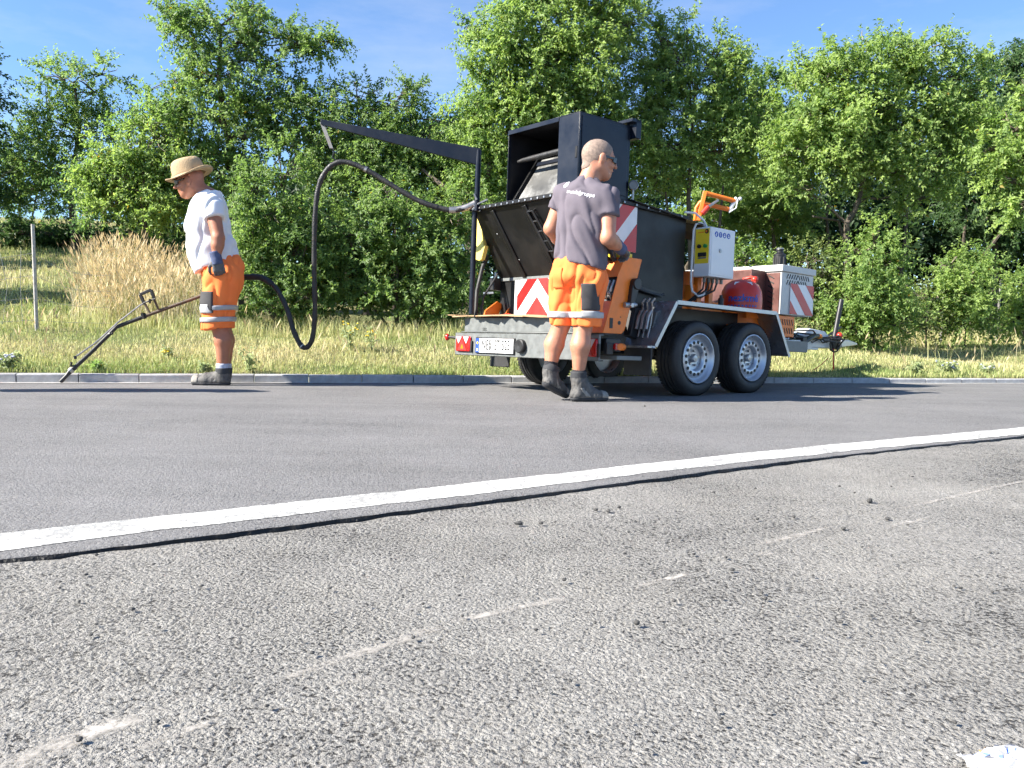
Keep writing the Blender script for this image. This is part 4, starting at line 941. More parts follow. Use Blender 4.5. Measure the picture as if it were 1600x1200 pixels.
for (y, t, a, b) in ((.055, .06, .05, .07), (.04, .17, .035, .07), (.02, .3, .018, .08), (.0, .42, .012, .06), (-.01, .25, .02, .05), (.09, .24, .012, .04)):
    m.sheet([hp_(y + a*.6, t - b, .002), hp_(y - a, t - b*.6, .002), hp_(y - a*.7, t + b*.5, .002), hp_(y - a*.1, t + b*.9, .002), hp_(y + a, t + b*.1, .002)], .001)
part(m, 'paint_scuff', 'whitefilm', hatch, bevel=0)['kind'] = 'stuff'
m = MB(); m.tube([(-1.27, .17, 1.715), (-1.27, .1, 1.718), (-1.27, -.1, 1.72), (-1.27, -.34, 1.725)], [.012, .018, .022, .02], 10); part(m, 'rubber_roll', 'hose', lbox, bevel=0)
m = MB(); m.bar(hp_(.16, 0, .01), hp_(.09, 1, .01), .03, .03); part(m, 'hatch_arm', 'black', lbox, bevel=.002)
m = MB(); m.box((-1.339, -.535, 1.63), (-1.335, -.515, 1.71)); m.cyl((-1.29, -.551, 1.665), (-1.29, -.575, 1.665), .012, 8); m.bar((-1.29, -.575, 1.665), (-1.23, -.575, 1.66), .012, .012); part(m, 'door_latch', 'black', lbox, bevel=.002)
m = MB(); m.box((-.815, -.60, 1.85), (-.76, -.50, 1.985)); m.box((-.86, -.60, 1.96), (-.76, -.45, 1.985)); part(m, 'bracket', 'navy', lbox, bevel=.003)
m = MB(); m.box((-1.315, -.5555, 1.43), (-.85, -.55, 1.92)); part(m, 'side_door', 'navy', lbox, bevel=.002)
m = MB(); m.cyl((-.80, -.58, 1.41), (-.80, -.58, 1.49), .008, 8); gs = part(m, 'gauge_stem', 'steel', bevel=0)
m = MB(); m.lathe([(.0005, -.02), (.034, -.02), (.036, .008), (.032, .012), (.03, .006), (.0005, .006)], (-.80, -.58, 1.515), (-.6, -.8, 0), 20); ga = part(m, 'gauge', 'alu', gs, bevel=0)
m = MB(); m.lathe([(.03, .008), (.0005, .0085)], (-.80, -.58, 1.515), (-.6, -.8, 0), 20); part(m, 'gauge_face', 'galv', gs, bevel=0)

# --- jib with the hose holder
jp = Vector((-1.355, .56, 0))
m = MB(); m.cyl((jp.x, jp.y, 1.40), (jp.x, jp.y, 1.85), .022, 14); m.cyl((jp.x + .004, jp.y + .03, .56), (jp.x + .004, jp.y + .03, 1.41), .022, 12)
m.box((jp.x - .03, jp.y - .035, 1.37), (jp.x + .03, jp.y + .05, 1.42)); jib = part(m, 'jib_post', 'navy', bevel=.002)
TI = TM.inverted()
jA, jB = at(751, 246, tw((jp.x, jp.y, 1.8)).y), at(502, 191, 6.92)
m = MB(); d_ = (jB - jA); up_ = Vector((0, 0, 1)); sd_ = d_.cross(up_).normalized() * .018
P = []
for p, hh in ((jA, .068), (jB, .022)):
    P += [p - sd_ + up_*hh, p + sd_ + up_*hh, p + sd_ - up_*hh, p - sd_ - up_*hh]
m.add([TI @ p for p in P], [(0, 3, 2, 1), (4, 5, 6, 7), (0, 1, 5, 4), (1, 2, 6, 5), (2, 3, 7, 6), (3, 0, 4, 7)])
jarm = part(m, 'jib_arm', 'navy', jib, bevel=.003)
m = MB(); m.add([TI @ p for p in [jB + Vector((-.012, -.01, .0)), jB + Vector((.02, -.01, .0)), at(518, 232, 6.92) + Vector((.014, -.01, 0)), at(518, 232, 6.92) + Vector((-.014, -.01, 0)), jB + Vector((-.012, .01, .0)), jB + Vector((.02, .01, .0)), at(518, 232, 6.92) + Vector((.014, .01, 0)), at(518, 232, 6.92) + Vector((-.014, .01, 0))]], [(0, 1, 2, 3), (4, 7, 6, 5), (0, 4, 5, 1), (1, 5, 6, 2), (2, 6, 7, 3), (3, 7, 4, 0)])
part(m, 'hanger_strap', 'post', jarm, bevel=0)
m = MB(); m.tube([TI @ at(518, 231, 6.92), TI @ at(522, 238, 6.92), TI @ at(519, 246, 6.92), TI @ at(527, 252, 6.92)], .006, 6); part(m, 'hanger_hook', 'plastic', jarm, bevel=0)
# yellow bar and cabling at the left rear corner
m = MB(); m.prism([(.60, 1.12), (.74, 1.12), (.75, 1.02), (.67, 1.0), (.64, 1.01)], 0, -1.23, -1.19); m.prism([(.68, 1.38), (.735, 1.39), (.74, 1.1), (.62, 1.1)], 0, -1.228, -1.192); part(m, 'yellow_guard', 'paleyellow', bevel=.004)
m = MB(); m.tube([(-1.3, .60, .54), (-1.28, .62, .75), (-1.2, .66, .95), (-1.15, .66, 1.05)], .016, 8); m.tube([(-1.26, .58, .54), (-1.26, .56, .7), (-1.1, .60, .88), (-1.05, .62, .98)], .009, 8); part(m, 'cable_run', 'rubber', bevel=0)
m = MB(); m.box((-1.12, .60, .77), (-1.05, .66, .87)); sw = part(m, 'limit_switch', 'plastic', bevel=.004)
m = MB(); m.cyl((-1.085, .63, .87), (-1.085, .63, .92), .01, 10); m.bar((-1.1, .63, .75), (-1.15, .70, .745), .012, .016); part(m, 'switch_gland', 'alu', sw, bevel=0)
m = MB(); m.prism([(-1.22, .537), (-1.08, .537), (-1.02, .66), (-1.08, .68), (-1.2, .60)], 1, .60, .612); part(m, 'gusset', 'orange', bevel=.002); m = MB(); m.prism([(-1.1, .537), (-1.02, .537), (-1.0, .68)], 1, .50, .508); part(m, 'gusset', 'orange', bevel=.002)
m = MB(); m.ball((-1.15, .38, .555), .03, 6, (1.2, 1.8, .7)); m.ball((-1.12, .44, .55), .025, 6, (1, 1.5, .8)); part(m, 'red_strap', 'red', bevel=0)

# --- operator console, orange
CP = [(-1.285, .425), (-1.10, .425), (-1.075, .45), (-.925, .955), (-1.095, .955), (-1.16, .83), (-1.165, .80)]
m = MB()
for y0_, y1_ in ((-.80, -.794), (-.606, -.60)): m.prism(CP, 1, y0_, y1_)
def cfront(t): return Vector((-1.285 + (.19) * t, 0, .425 + .53 * t))
for t0, t1 in ((0, .42), (.74, 1.0)):
    a, b = cfront(t0), cfront(t1); m.sheet([(a.x, -.794, a.z), (a.x, -.606, a.z), (b.x, -.606, b.z), (b.x, -.794, b.z)], .006)
m.box((-1.10, -.794, .949), (-.925, -.606, .955))
m.sheet([(-1.07, -.794, .455), (-1.07, -.606, .455), (-.92, -.606, .953), (-.92, -.794, .953)], .006)
cons = part(m, 'console', 'orange', bevel=.003)
m = MB(); a, b = cfront(.40) + Vector((.03, 0, 0)), cfront(.76) + Vector((.03, 0, 0)); m.sheet([(a.x, -.794, a.z), (a.x, -.606, a.z), (b.x, -.606, b.z), (b.x, -.794, b.z)], .004); part(m, 'recess', 'inner', cons, bevel=0)
m = MB()
for k in range(4):
    y = -.64 - .04 * k; m.tube([(-1.175, y, .66), (-1.195, y, .70), (-1.185, y - .01, .75), (-1.165, y - .01, .79)], .008, 7); m.ball((-1.20, y, .70), .014, 5)
part(m, 'valve_levers', 'steel', cons, bevel=0)['kind'] = 'stuff'
m = MB(); m.box((-1.10, -.78, .956), (-1.0, -.64, .985)); m.box((-1.08, -.775, .985), (-1.015, -.65, 1.0)); es = part(m, 'switch_housing', 'yellow', cons, bevel=.005)
m = MB(); m.lathe([(.016, 0), (.016, .02), (.021, .022), (.021, .042), (.0005, .045)], (-1.05, -.74, 1.0), (0, 0, 1), 18); part(m, 'stop_button', 'red', es, bevel=0)
m = MB(); m.prism([(-1.06, .63), (-1.02, .63), (-.965, .78), (-.98, .81), (-1.02, .81), (-1.045, .76)], 1, -.835, -.80); m.cyl((-1.0, -.80, .775), (-1.0, -.845, .775), .04, 18); cr = part(m, 'crank', 'plastic', cons, bevel=.004)
m = MB(); m.cyl((-1.10, -.815, .625), (-1.01, -.825, .63), .019, 12); m.cyl((-1.01, -.825, .63), (-.99, -.828, .632), .012, 10); m.cyl((-1.055, -.80, .625), (-1.055, -.85, .625), .016, 12); part(m, 'hydraulic_fitting', 'alu', cons, bevel=.002)
m = MB(); m.box((-1.225, -.803, .46), (-1.195, -.8, .53)); m.cyl((-1.13, -.7995, .50), (-1.13, -.803, .50), .014, 14); m.cyl((-1.12, -.7995, .54), (-1.12, -.803, .54), .004, 8); part(m, 'slots', 'ink', cons, bevel=0)['kind'] = 'stuff'
m = MB()
m.tube([(-1.11, -.72, .93), (-1.16, -.70, 1.02), (-1.20, -.66, 1.06), (-1.22, -.6, 1.0), (-1.15, -.58, .88)], .017, 10)
m.tube([(-1.10, -.67, .93), (-1.18, -.66, .98), (-1.24, -.60, 1.04), (-1.24, -.55, .95), (-1.12, -.56, .86)], .015, 10)
part(m, 'console_hose', 'hose', cons, bevel=0)
a = cfront(.86); m = MB(); m.sheet([(a.x - .008, -.75, a.z - .04), (a.x - .008, -.69, a.z - .04), (a.x + .018, -.69, a.z + .035), (a.x + .018, -.75, a.z + .035)], .003); part(m, 'label_plate', 'whitefilm', cons, bevel=0)

# --- white control cabinet
m = MB(); m.box((-.05, -.72, .913), (.27, -.565, 1.297)); cab = part(m, 'control_cabinet', 'white', bevel=.006)
m = MB(); m.box((-.035, -.7235, .93), (.255, -.72, 1.28)); part(m, 'cabinet_door', 'white', cab, bevel=.002)
m = MB(); m.box((-.0525, -.71, 1.015), (-.05, -.578, 1.285)); yp = part(m, 'yellow_panel', 'yellow', cab, bevel=.001)
m = MB(); m.cyl((-.0525, -.685, 1.262), (-.0545, -.685, 1.262), .018, 16); part(m, 'logo_disc', 'ink', yp, bevel=0)
m = MB(); m.cyl((-.0545, -.682, 1.262), (-.0555, -.682, 1.262), .009, 12); part(m, 'logo_spot', 'orange', yp, bevel=0)
m = MB(); m.box((-.0535, -.66, 1.254), (-.0525, -.60, 1.26)); part(m, 'logo_line', 'orange', yp, bevel=0)
for y, mt, nm in ((-.625, 'ink', 'key_switch'), (-.682, 'green', 'start_button')):
    m = MB(); m.cyl((-.0525, y, 1.148), (-.072, y, 1.148), .015, 16); part(m, nm, mt, yp, bevel=.002)
m = MB(); m.box((-.058, -.69, 1.068), (-.0525, -.61, 1.10)); part(m, 'display', 'ink', yp, bevel=.002)
m = MB(); m.box((-.056, -.69, 1.052), (-.0525, -.61, 1.064)); part(m, 'display_keys', 'hatch', yp, bevel=.001)
for k in range(4):
    xc = .02 + .052 * k
    m = MB(); m.cyl((xc, -.7235, 1.245), (xc, -.7245, 1.245), .022, 18); st = part(m, 'safety_sticker', 'blue', cab, bevel=0)
    m = MB(); m.ball((xc, -.7248, 1.252), .0055, 5, (1, .05, 1)); m.box((xc - (.012, .003, .008, .005)[k], -.7252, 1.232), (xc + (.0, .003, .008, .011)[k], -.7248, 1.244)); part(m, 'pictogram', 'whitefilm', st, bevel=0)
m = MB(); m.cyl((.075, -.7235, 1.12), (.075, -.731, 1.12), .016, 16); lk = part(m, 'door_lock', 'alu', cab, bevel=.001)
m = MB(); m.box((.072, -.7318, 1.112), (.078, -.731, 1.128)); part(m, 'keyhole', 'ink', lk, bevel=0)
m = MB()
for k in range(5): m.cyl((.0 + .055 * k, -.64, .913), (.0 + .055 * k, -.64, .875), .014, 10)
part(m, 'cable_glands', 'hatch', cab, bevel=0)['kind'] = 'stuff'
m = MB()
m.tube([(-.2, -.58, 1.40), (-.1, -.60, 1.405), (0, -.61, 1.36), (.03, -.62, 1.31), (.0, -.6, 1.30)], .009, 8)
m.tube([(.06, -.60, 1.31), (.0, -.59, 1.34), (-.06, -.585, 1.33), (-.075, -.575, 1.28), (-.075, -.57, 1.0), (-.075, -.57, .87), (-.06, -.575, .80), (0, -.59, .765), (.05, -.6, .78), (.08, -.60, .81)], .009, 8)
part(m, 'conduit', 'white', cab, bevel=0)
m = MB()
for k in range(4): m.tube([(.0 + .055*k, -.64, .88), (.0 + .05*k, -.63, .82), (-.02 + .03*k, -.58, .77), (-.05 + .02*k, -.5, .70)], .008, 7)
part(m, 'cables', 'rubber', cab, bevel=0)['kind'] = 'stuff'
m = MB(); m.box((.02, -.565, .7), (.07, -.52, 1.25)); m.box((.17, -.565, .7), (.22, -.52, 1.25)); part(m, 'cabinet_stand', 'orange', bevel=.003)
m = MB(); m.box((-.1, -.5, .46), (.45, .45, .74)); m.box((-.02, -.54, .60), (.05, -.46, .86)); m.cyl((.3, -.2, .6), (.3, -.2, 1.0), .12, 20); part(m, 'pump_unit', 'orange', bevel=.01)
m = MB(); m.cyl((.20, -.66, .675), (.20, -.66, .76), .022, 14); m.cyl((.20, -.66, .76), (.20, -.66, .785), .013, 12); m.box((.16, -.68, .675), (.24, -.64, .69)); part(m, 'regulator', 'plastic', bevel=.002)
# burner tubes under the cylinder
m = MB(); m.box((.36, -.66, .36), (.62, -.45, .56)); part(m, 'orange_housing', 'orange', bevel=.006)

# --- orange lift handle above the cabinet
L0 = lambda px, py, y=-.2: TI @ at(px, py, 8.0)
def Tp(px, py, d): return TI @ at(px, py, d * TS)
m = MB()
m.bar(Tp(1091, 345, 7.45), Tp(1102, 299, 7.45), .036, .036); m.tube([Tp(1086, 345, 7.5), Tp(1088, 325, 7.5), Tp(1094, 316, 7.5), Tp(1099, 314, 7.48)], .018, 8)
lift = part(m, 'lift_frame', 'orange', bevel=.004)
m = MB(); m.cyl(Tp(1103, 302, 7.45), Tp(1148, 314, 7.5), .021, 12); m.cyl(Tp(1099, 318, 7.45), Tp(1138, 327, 7.5), .021, 12); part(m, 'lift_arm', 'orange', lift, bevel=0)
m = MB(); m.cyl(Tp(1151, 309, 7.5), Tp(1139, 330, 7.5), .017, 12); m.ball(Tp(1156.5, 310.5, 7.5), .017, 6); m.tube([Tp(1153, 312, 7.48), Tp(1150, 325, 7.48), Tp(1139, 332, 7.48)], .006, 6); part(m, 'lift_grip', 'white', lift, bevel=0)
m = MB(); m.cyl(Tp(1097, 334, 7.42), Tp(1107, 323, 7.42), .024, 12); part(m, 'gas_strut', 'red', lift, bevel=.002)
m = MB(); m.cyl(Tp(1107, 323, 7.42), Tp(1122, 313, 7.46), .013, 10); part(m, 'strut_rod', 'steel', lift, bevel=0)

# --- engine box with grilles
m = MB(); m.box((1.15, -.60, .685), (1.67, .45, 1.06)); eng = part(m, 'engine_box', 'engine', bevel=.004)
m = MB(); m.box((1.135, -.615, 1.06), (1.69, .46, 1.12)); part(m, 'engine_lid', 'engine', eng, bevel=.006)
m = MB(); m.box((.93, -.44, .66), (1.145, .40, 1.07)); part(m, 'engine_cowl', 'cowl', eng, bevel=.006)
m = MB(); m.box((1.1435, -.585, .69), (1.1495, -.12, 1.05)); rp_ = part(m, 'rear_grille', 'cowl', eng, bevel=.002)
for c_ in (-.50, -.33):
    for k in range(7):
        z = .73 + .045 * k; m = MB(); m.bar((1.142, c_ - .03, z - .0), (1.142, c_ + .03, z + .03), .004, .010); part(m, 'vent_slot', 'ink', rp_, bevel=0)
for r_ in range(2):
    for k in range(10):
        if r_ == 1 and k > 8: continue
        x = 1.24 + .038 * k; z = 1.005 + .0 - .052 * r_; s = 1 if k < 5 else -1
        m = MB(); m.bar((x - s * .012, -.6015, z), (x + s * .012, -.6015, z + .04), .009, .004, up=(0, 1, 0)); part(m, 'vent_slot', 'ink', eng, bevel=0)
fs = lambda p: p[1] + .95 * p[0]
re_ = (0, 0, .385, .27)
striped('warning_board', (1.285, -.604, .695), (1, 0, 0), (0, 0, 1), .385, .27, [(fs, -1, .12, re_), (fs, .245, .375, re_), (fs, .505, 2, re_)], eng, label='red and white striped warning board on the side of the engine box')
m = MB(); m.cyl((1.26, -.50, 1.12), (1.26, -.50, 1.215), .052, 20); m.lathe([(.055, 0), (.055, .012), (.03, .03), (.03, .05), (.038, .052), (.036, .062), (.0005, .066)], (1.26, -.50, 1.21), (0, 0, 1), 20)
ex = part(m, 'air_filter', 'plastic', eng, bevel=0)
m = MB()
for k in range(10):
    a = 2 * math.pi * k / 10; m.bar((1.26 + .053*math.cos(a), -.50 + .053*math.sin(a), 1.13), (1.26 + .053*math.cos(a), -.50 + .053*math.sin(a), 1.20), .008, .006)
part(m, 'filter_ribs', 'ink', ex, bevel=0)['kind'] = 'stuff'
m = MB(); m.lathe([(.03, 0), (.032, .02), (.0005, .022)], (1.26, -.50, 1.262), (0, 0, 1), 16); part(m, 'filter_cap', 'alu', ex, bevel=0)
m = MB(); m.box((1.12, -.58, .49), (1.42, .40, .675)); og = part(m, 'orange_grille', 'orange', bevel=.004)
for r_ in range(2):
    for k in range(7):
        x = 1.15 + .038 * k; m = MB(); m.bar((x + .012, -.5815, .52 + .075 * r_), (x - .008, -.5815, .57 + .075 * r_), .009, .004, up=(0, 1, 0)); part(m, 'vent_slot', 'ink', og, bevel=0)

# --- drawbar
m = MB()
for s in (-1, 1):
    m.bar((1.3, s * .5, .41), (2.55, s * .07, .45), .06, .10)
m.bar((2.35, 0, .45), (2.75, 0, .46), .13, .12)
draw = part(m, 'drawbar', 'white', bevel=.006)
m = MB(); m.prism([(2.3, .50), (2.55, .62), (2.85, .60), (3.05, .50), (3.05, .42), (2.4, .42)], 1, -.075, .075); part(m, 'overrun_housing', 'white', draw, bevel=.012)
m = MB(); m.bar((3.0, 0, .47), (3.3, 0, .475), .08, .08); m.prism([(3.25, .44), (3.6, .475), (3.6, .50), (3.4, .53), (3.25, .52)], 1, -.05, .05); part(m, 'coupling_head', 'alu', draw, bevel=.008)
m = MB(); m.cyl((3.05, -.05, .40), (3.20, -.05, .96), .026, 14); m.box((3.0, -.09, .42), (3.14, -.01, .52)); part(m, 'jockey_post', 'plastic', draw, bevel=.004)
m = MB(); m.bar((3.1, .05, .55), (3.40, .05, .67), .02, .02); br_ = part(m, 'brake_lever', 'plastic', draw, bevel=.004)
m = MB(); m.ball((3.12, -.09, .565), .035, 7); part(m, 'release_knob', 'red', br_, bevel=0)
m = MB()
for k in range(6):
    r_ = random.Random(k); P = [(1.75 + .1*k, -.28 + .03*k, .50)]
    for j in range(5): P.append((2.1 + .22*j + r_.uniform(-.06, .06), -.16 + r_.uniform(-.05, .08), .50 + r_.uniform(-.04, .10)))
    P.append((3.0 + r_.uniform(-.1, .15), -.10, .45 + r_.uniform(-.04, .1))); m.tube(P, .008, 6)
for k in range(5):
    a0 = random.Random(40 + k); P = [(3.0 + .09*math.cos(t + k) + a0.uniform(-.02, .02), -.11, .46 + .075*math.sin(t + k)) for t in np.linspace(0, 5.4, 9)]; m.tube(P, .007, 6)
part(m, 'brake_cables', 'rubber', draw, bevel=0)['kind'] = 'stuff'
m = MB(); m.tube([(3.0, -.1, .42), (3.0, -.1, .30), (3.02, -.1, .20)], .008, 6); m.tube([(2.9, -.1, .32), (2.75, -.1, .24), (2.62, -.1, .19)], .005, 6); part(m, 'breakaway_cable', 'red', draw, bevel=0)
m = MB(); m.box((2.05, -.30, .43), (2.12, -.22, .51)); m.tube([(2.10, -.28, .46), (2.35, -.24, .53), (2.5, -.2, .54)], .022, 8); part(m, 'hose_reel_arm', 'plastic', draw, bevel=.004)
m = MB(); m.ball((2.52, -.2, .535), .03, 7, (1.6, 1, .8)); part(m, 'side_marker', 'lensorange', draw, bevel=0)
m = MB(); m.tube([(1.8, -.3, .52), (1.82, -.3, .62)], .014, 8); part(m, 'grease_pipe', 'steel', draw, bevel=0)

# --- gas cylinder standing behind the mudguard, in its cradle
gc = empty('gas_cylinder', tw((.68, -.52, .60)), 'red gas cylinder with dark blue lettering standing behind the right mudguard', 'gas cylinder')
gc.rotation_euler = TQ.to_euler(); gc.scale = (TS,) * 3
m = MB(); m.lathe([(.0005, -.22), (.15, -.22), (.172, -.19), (.172, .20), (.165, .25), (.14, .305), (.09, .34), (.04, .352), (.0005, .353)], (0, 0, 0), (0, 0, 1), 36); m.build('body', M_['red'], gc, smooth_ang=60)
m = MB(); m.lathe([(.10, .33), (.105, .40), (.112, .405), (.112, .33)], (0, 0, 0), (0, 0, 1), 28); 
m = MB(); m.tube([(.09, -.06, .31), (.11, -.06, .37), (.13, 0, .385), (.11, .06, .37), (.09, .06, .31)], .013, 8); m.ball((.11, -.05, .36), .03, 7); m.build('valve_guard', M_['red'], gc)
V, F = text_geo('nezkmé', .085, .002)
m = MB(); m.add([((.1745) * math.cos(-2.42 + v[0] / .1745), (.1745) * math.sin(-2.42 + v[0] / .1745), .185 + v[1]) for v in V], F); m.build('lettering', M_['blue'], gc, smooth_ang=0)['kind'] = 'stuff'
m = MB()
for k in range(9):
    a = -3.2 + .17 * k; m.add([((.1742) * math.cos(t), (.1742) * math.sin(t), z) for t, z in ((a, .115), (a + .1, .115), (a + .1, .130), (a, .130))], [(0, 1, 2, 3)])
m.build('fine_print', M_['blue'], gc, smooth_ang=0)['kind'] = 'stuff'
m = MB(); m.add([(.13 * math.cos(t) * k_, .13 * math.sin(t) * k_, z) for (t, k_, z) in ((-3.0, 1.14, .3), (-1.9, 1.14, .3), (-1.9, .98, .325), (-3.0, .98, .325))], [(0, 1, 2, 3)]); m.build('paper_label', M_['whitefilm'], gc, smooth_ang=0)
m = MB(); m.lathe([(.176, -.2), (.182, -.2), (.182, .09), (.176, .09)], (.68, -.52, .60), (0, 0, 1), 32, closed=True); m.box((.48, -.715, .62), (.87, -.70, .69)); cd = part(m, 'cylinder_cradle', 'orange', bevel=0)

# --- cardboard lying on the deck
cbn = empty('cardboard_sheet', tw((-1.16, .15, .54)), 'brown cardboard sheet lying over the galvanised rear deck', 'cardboard'); cbn.rotation_euler = TQ.to_euler(); cbn.scale = (TS,) * 3
nx_, ny_ = 12, 40; V = []
rs = random.Random(3); edge = [rs.uniform(-.02, .03) for _ in range(ny_ + 1)]
for side in (0, 1):
    for j in range(ny_ + 1):
        y = -.80 + 1.50 * j / ny_
        for i in range(nx_ + 1):
            x = (-.19 + edge[j] - .03 * math.sin(j * .5)) + (.30 - edge[j]) * i / nx_
            z = .004 + .012 * math.sin(y * 4 + 1) + .010 * math.sin(x * 9 + y * 3) - .05 * max(0, -.13 - x) + .02 * max(0, y - .5) + .006 * side
            V.append((x, y, max(z, .001 + .006 * side if x > -.1 else -1)))
idx = np.arange(len(V) // 2).reshape(ny_ + 1, nx_ + 1); k = len(V) // 2
F = [tuple(q) for q in np.stack([idx[:-1, :-1], idx[:-1, 1:], idx[1:, 1:], idx[1:, :-1]], -1).reshape(-1, 4)]
F2 = [tuple(i + k for i in q) for q in F]; B = list(idx[0, :]) + list(idx[1:, -1]) + list(idx[-1, ::-1][1:]) + list(idx[::-1, 0][1:-1])
F3 = [(B[i], B[(i+1) % len(B)], B[(i+1) % len(B)] + k, B[i] + k) for i in range(len(B))]
m = MB(); m.add(V, F + F2 + F3); m.build('sheet', M_['cardboard'], cbn, smooth_ang=50)
m = MB(); m.sheet([(-.16, .70, .014), (-.02, .70, .016), (.0, .86, .024), (-.13, .88, .02)], .005); m.build('torn_corner', M_['cardboard'], cbn)

# ================================================================== people (bodies and clothes as smooth implicit surfaces)
def smin(a, b, k):
    if k <= 0: return np.minimum(a, b)
    h_ = np.clip(0.5 + 0.5 * (b - a) / k, 0, 1); return b + (a - b) * h_ - k * h_ * (1 - h_)
class Field:
    def __init__(s, lo, hi, h):
        s.lo = np.array(lo, float); s.h = h
        n = np.ceil((np.array(hi) - s.lo) / h).astype(int) + 1
        g = [np.arange(k, dtype=np.float32) * h + l for k, l in zip(n, s.lo)]
        s.X, s.Y, s.Z = np.meshgrid(*g, indexing='ij'); s.d = np.full(s.X.shape, 9.0, np.float32)
    def cone(s, a, b, ra, rb):
        a, b = np.array(a, np.float32), np.array(b, np.float32); ab = b - a; L = float(ab @ ab) + 1e-9
        x, y, z = s.X - a[0], s.Y - a[1], s.Z - a[2]
        t = np.clip((x * ab[0] + y * ab[1] + z * ab[2]) / L, 0, 1)
        return np.sqrt((x - t * ab[0]) ** 2 + (y - t * ab[1]) ** 2 + (z - t * ab[2]) ** 2) - (ra + (rb - ra) * t)
    def ell(s, c, axes, r):
        x, y, z = s.X - c[0], s.Y - c[1], s.Z - c[2]; k = 0
        for a, q in zip(axes, r): k = k + ((x * a[0] + y * a[1] + z * a[2]) / q) ** 2
        k0 = np.sqrt(k); k1 = 0
        for a, q in zip(axes, r): k1 = k1 + ((x * a[0] + y * a[1] + z * a[2]) / (q * q)) ** 2
        return k0 * (k0 - 1) / (np.sqrt(k1) + 1e-6)
    def plane(s, p, n):
        n = Vector(n).normalized(); return (s.X - p[0]) * n[0] + (s.Y - p[1]) * n[1] + (s.Z - p[2]) * n[2]
    def add(s, d, k=0.0): s.d = smin(s.d, d, k); return s
    def cut(s, d): s.d = np.maximum(s.d, d); return s
def snets(f, lo, h):
    s = f < 0; nz = f.shape; c = np.zeros([k - 1 for k in nz], np.int8)
    offs = [(i, j, k) for i in (0, 1) for j in (0, 1) for k in (0, 1)]
    for (i, j, k) in offs: c += s[i:nz[0]-1+i, j:nz[1]-1+j, k:nz[2]-1+k]
    act = (c > 0) & (c < 8); cells = np.argwhere(act)
    vals = np.stack([f[cells[:, 0]+i, cells[:, 1]+j, cells[:, 2]+k] for (i, j, k) in offs], 1)
    P = np.zeros((len(cells), 3)); cnt = np.zeros(len(cells)); O_ = np.array(offs, float)
    for a in range(8):
        for b in range(a + 1, 8):
            if np.abs(O_[a] - O_[b]).sum() != 1: continue
            va, vb = vals[:, a], vals[:, b]; mk = (va < 0) != (vb < 0); t = np.where(mk, va / (va - vb + 1e-12), 0)
            P += np.where(mk[:, None], O_[a] + (O_[b] - O_[a]) * t[:, None], 0); cnt += mk
    V = (cells + P / cnt[:, None]) * h + lo
    vid = np.full(act.shape, -1, np.int64); vid[act] = np.arange(len(cells)); Q = []
    for ax in range(3):
        s0 = np.take(s, range(nz[ax]-1), ax); s1 = np.take(s, range(1, nz[ax]), ax); e_ = np.argwhere(s0 != s1)
        b, c_ = [k for k in range(3) if k != ax]
        e_ = e_[(e_[:, b] > 0) & (e_[:, c_] > 0) & (e_[:, b] < nz[b]-1) & (e_[:, c_] < nz[c_]-1)]
        q = []
        for (db, dc) in ((-1, -1), (0, -1), (0, 0), (-1, 0)):
            i = e_.copy(); i[:, b] += db; i[:, c_] += dc; q.append(vid[i[:, 0], i[:, 1], i[:, 2]])
        q = np.stack(q, 1); ins = s0[e_[:, 0], e_[:, 1], e_[:, 2]]
        if ax == 1: ins = ~ins
        q[~ins] = q[~ins][:, ::-1]; Q.append(q)
    return V, np.concatenate(Q)
def relax(V, Q, n=1, lam=0.5):
    for _ in range(n):
        S = np.zeros_like(V); c = np.zeros(len(V))
        for i in range(4):
            np.add.at(S, Q[:, i], V[Q[:, (i+1) % 4]] + V[Q[:, (i-1) % 4]]); np.add.at(c, Q[:, i], 2)
        V = V + lam * (S / np.maximum(c, 1)[:, None] - V)
    return V
def normals(V, Q):
    n_ = np.cross(V[Q[:, 2]] - V[Q[:, 0]], V[Q[:, 3]] - V[Q[:, 1]]); N_ = np.zeros_like(V)
    for i in range(4): np.add.at(N_, Q[:, i], n_)
    return N_ / (np.linalg.norm(N_, axis=1, keepdims=True) + 1e-9)
def cloth_mesh(F_, name, mt, parent, base, wrinkle=0.0, wdir=(0, 0, 1), ws=9.0, sm=1, seed=0, fn=None):
    V, Q = snets(F_.d, F_.lo, F_.h); V = relax(V, Q, sm)
    if wrinkle:
        N_ = normals(V, Q); wd = np.array(wdir, float); wd /= np.linalg.norm(wd); out = np.zeros(len(V))
        for i, p in enumerate(V):
            q = p - wd * (p @ wd) * 0.72                  # stretched along wdir: long folds
            w1 = noise.noise(Vector(q * ws) + Vector((seed, 0, 0))); w2 = noise.noise(Vector(q * ws * 2.1) + Vector((0, seed, 3)))
            r1 = max(0.0, 1 - abs(w1) * 3.2); out[i] = -1.1 * r1 * r1 + w2 * 0.45 + 0.2
        V = V + N_ * (out * wrinkle)[:, None]
    me = np_mesh(name, V - np.array(base), Q, M_[mt], parent, smooth_=True)
    return me, V, Q
def frame(fwd, up=(0, 0, 1)):
    f = Vector(fwd).normalized(); s_ = Vector(up).cross(f).normalized(); return f, s_, f.cross(s_)     # forward, left, up
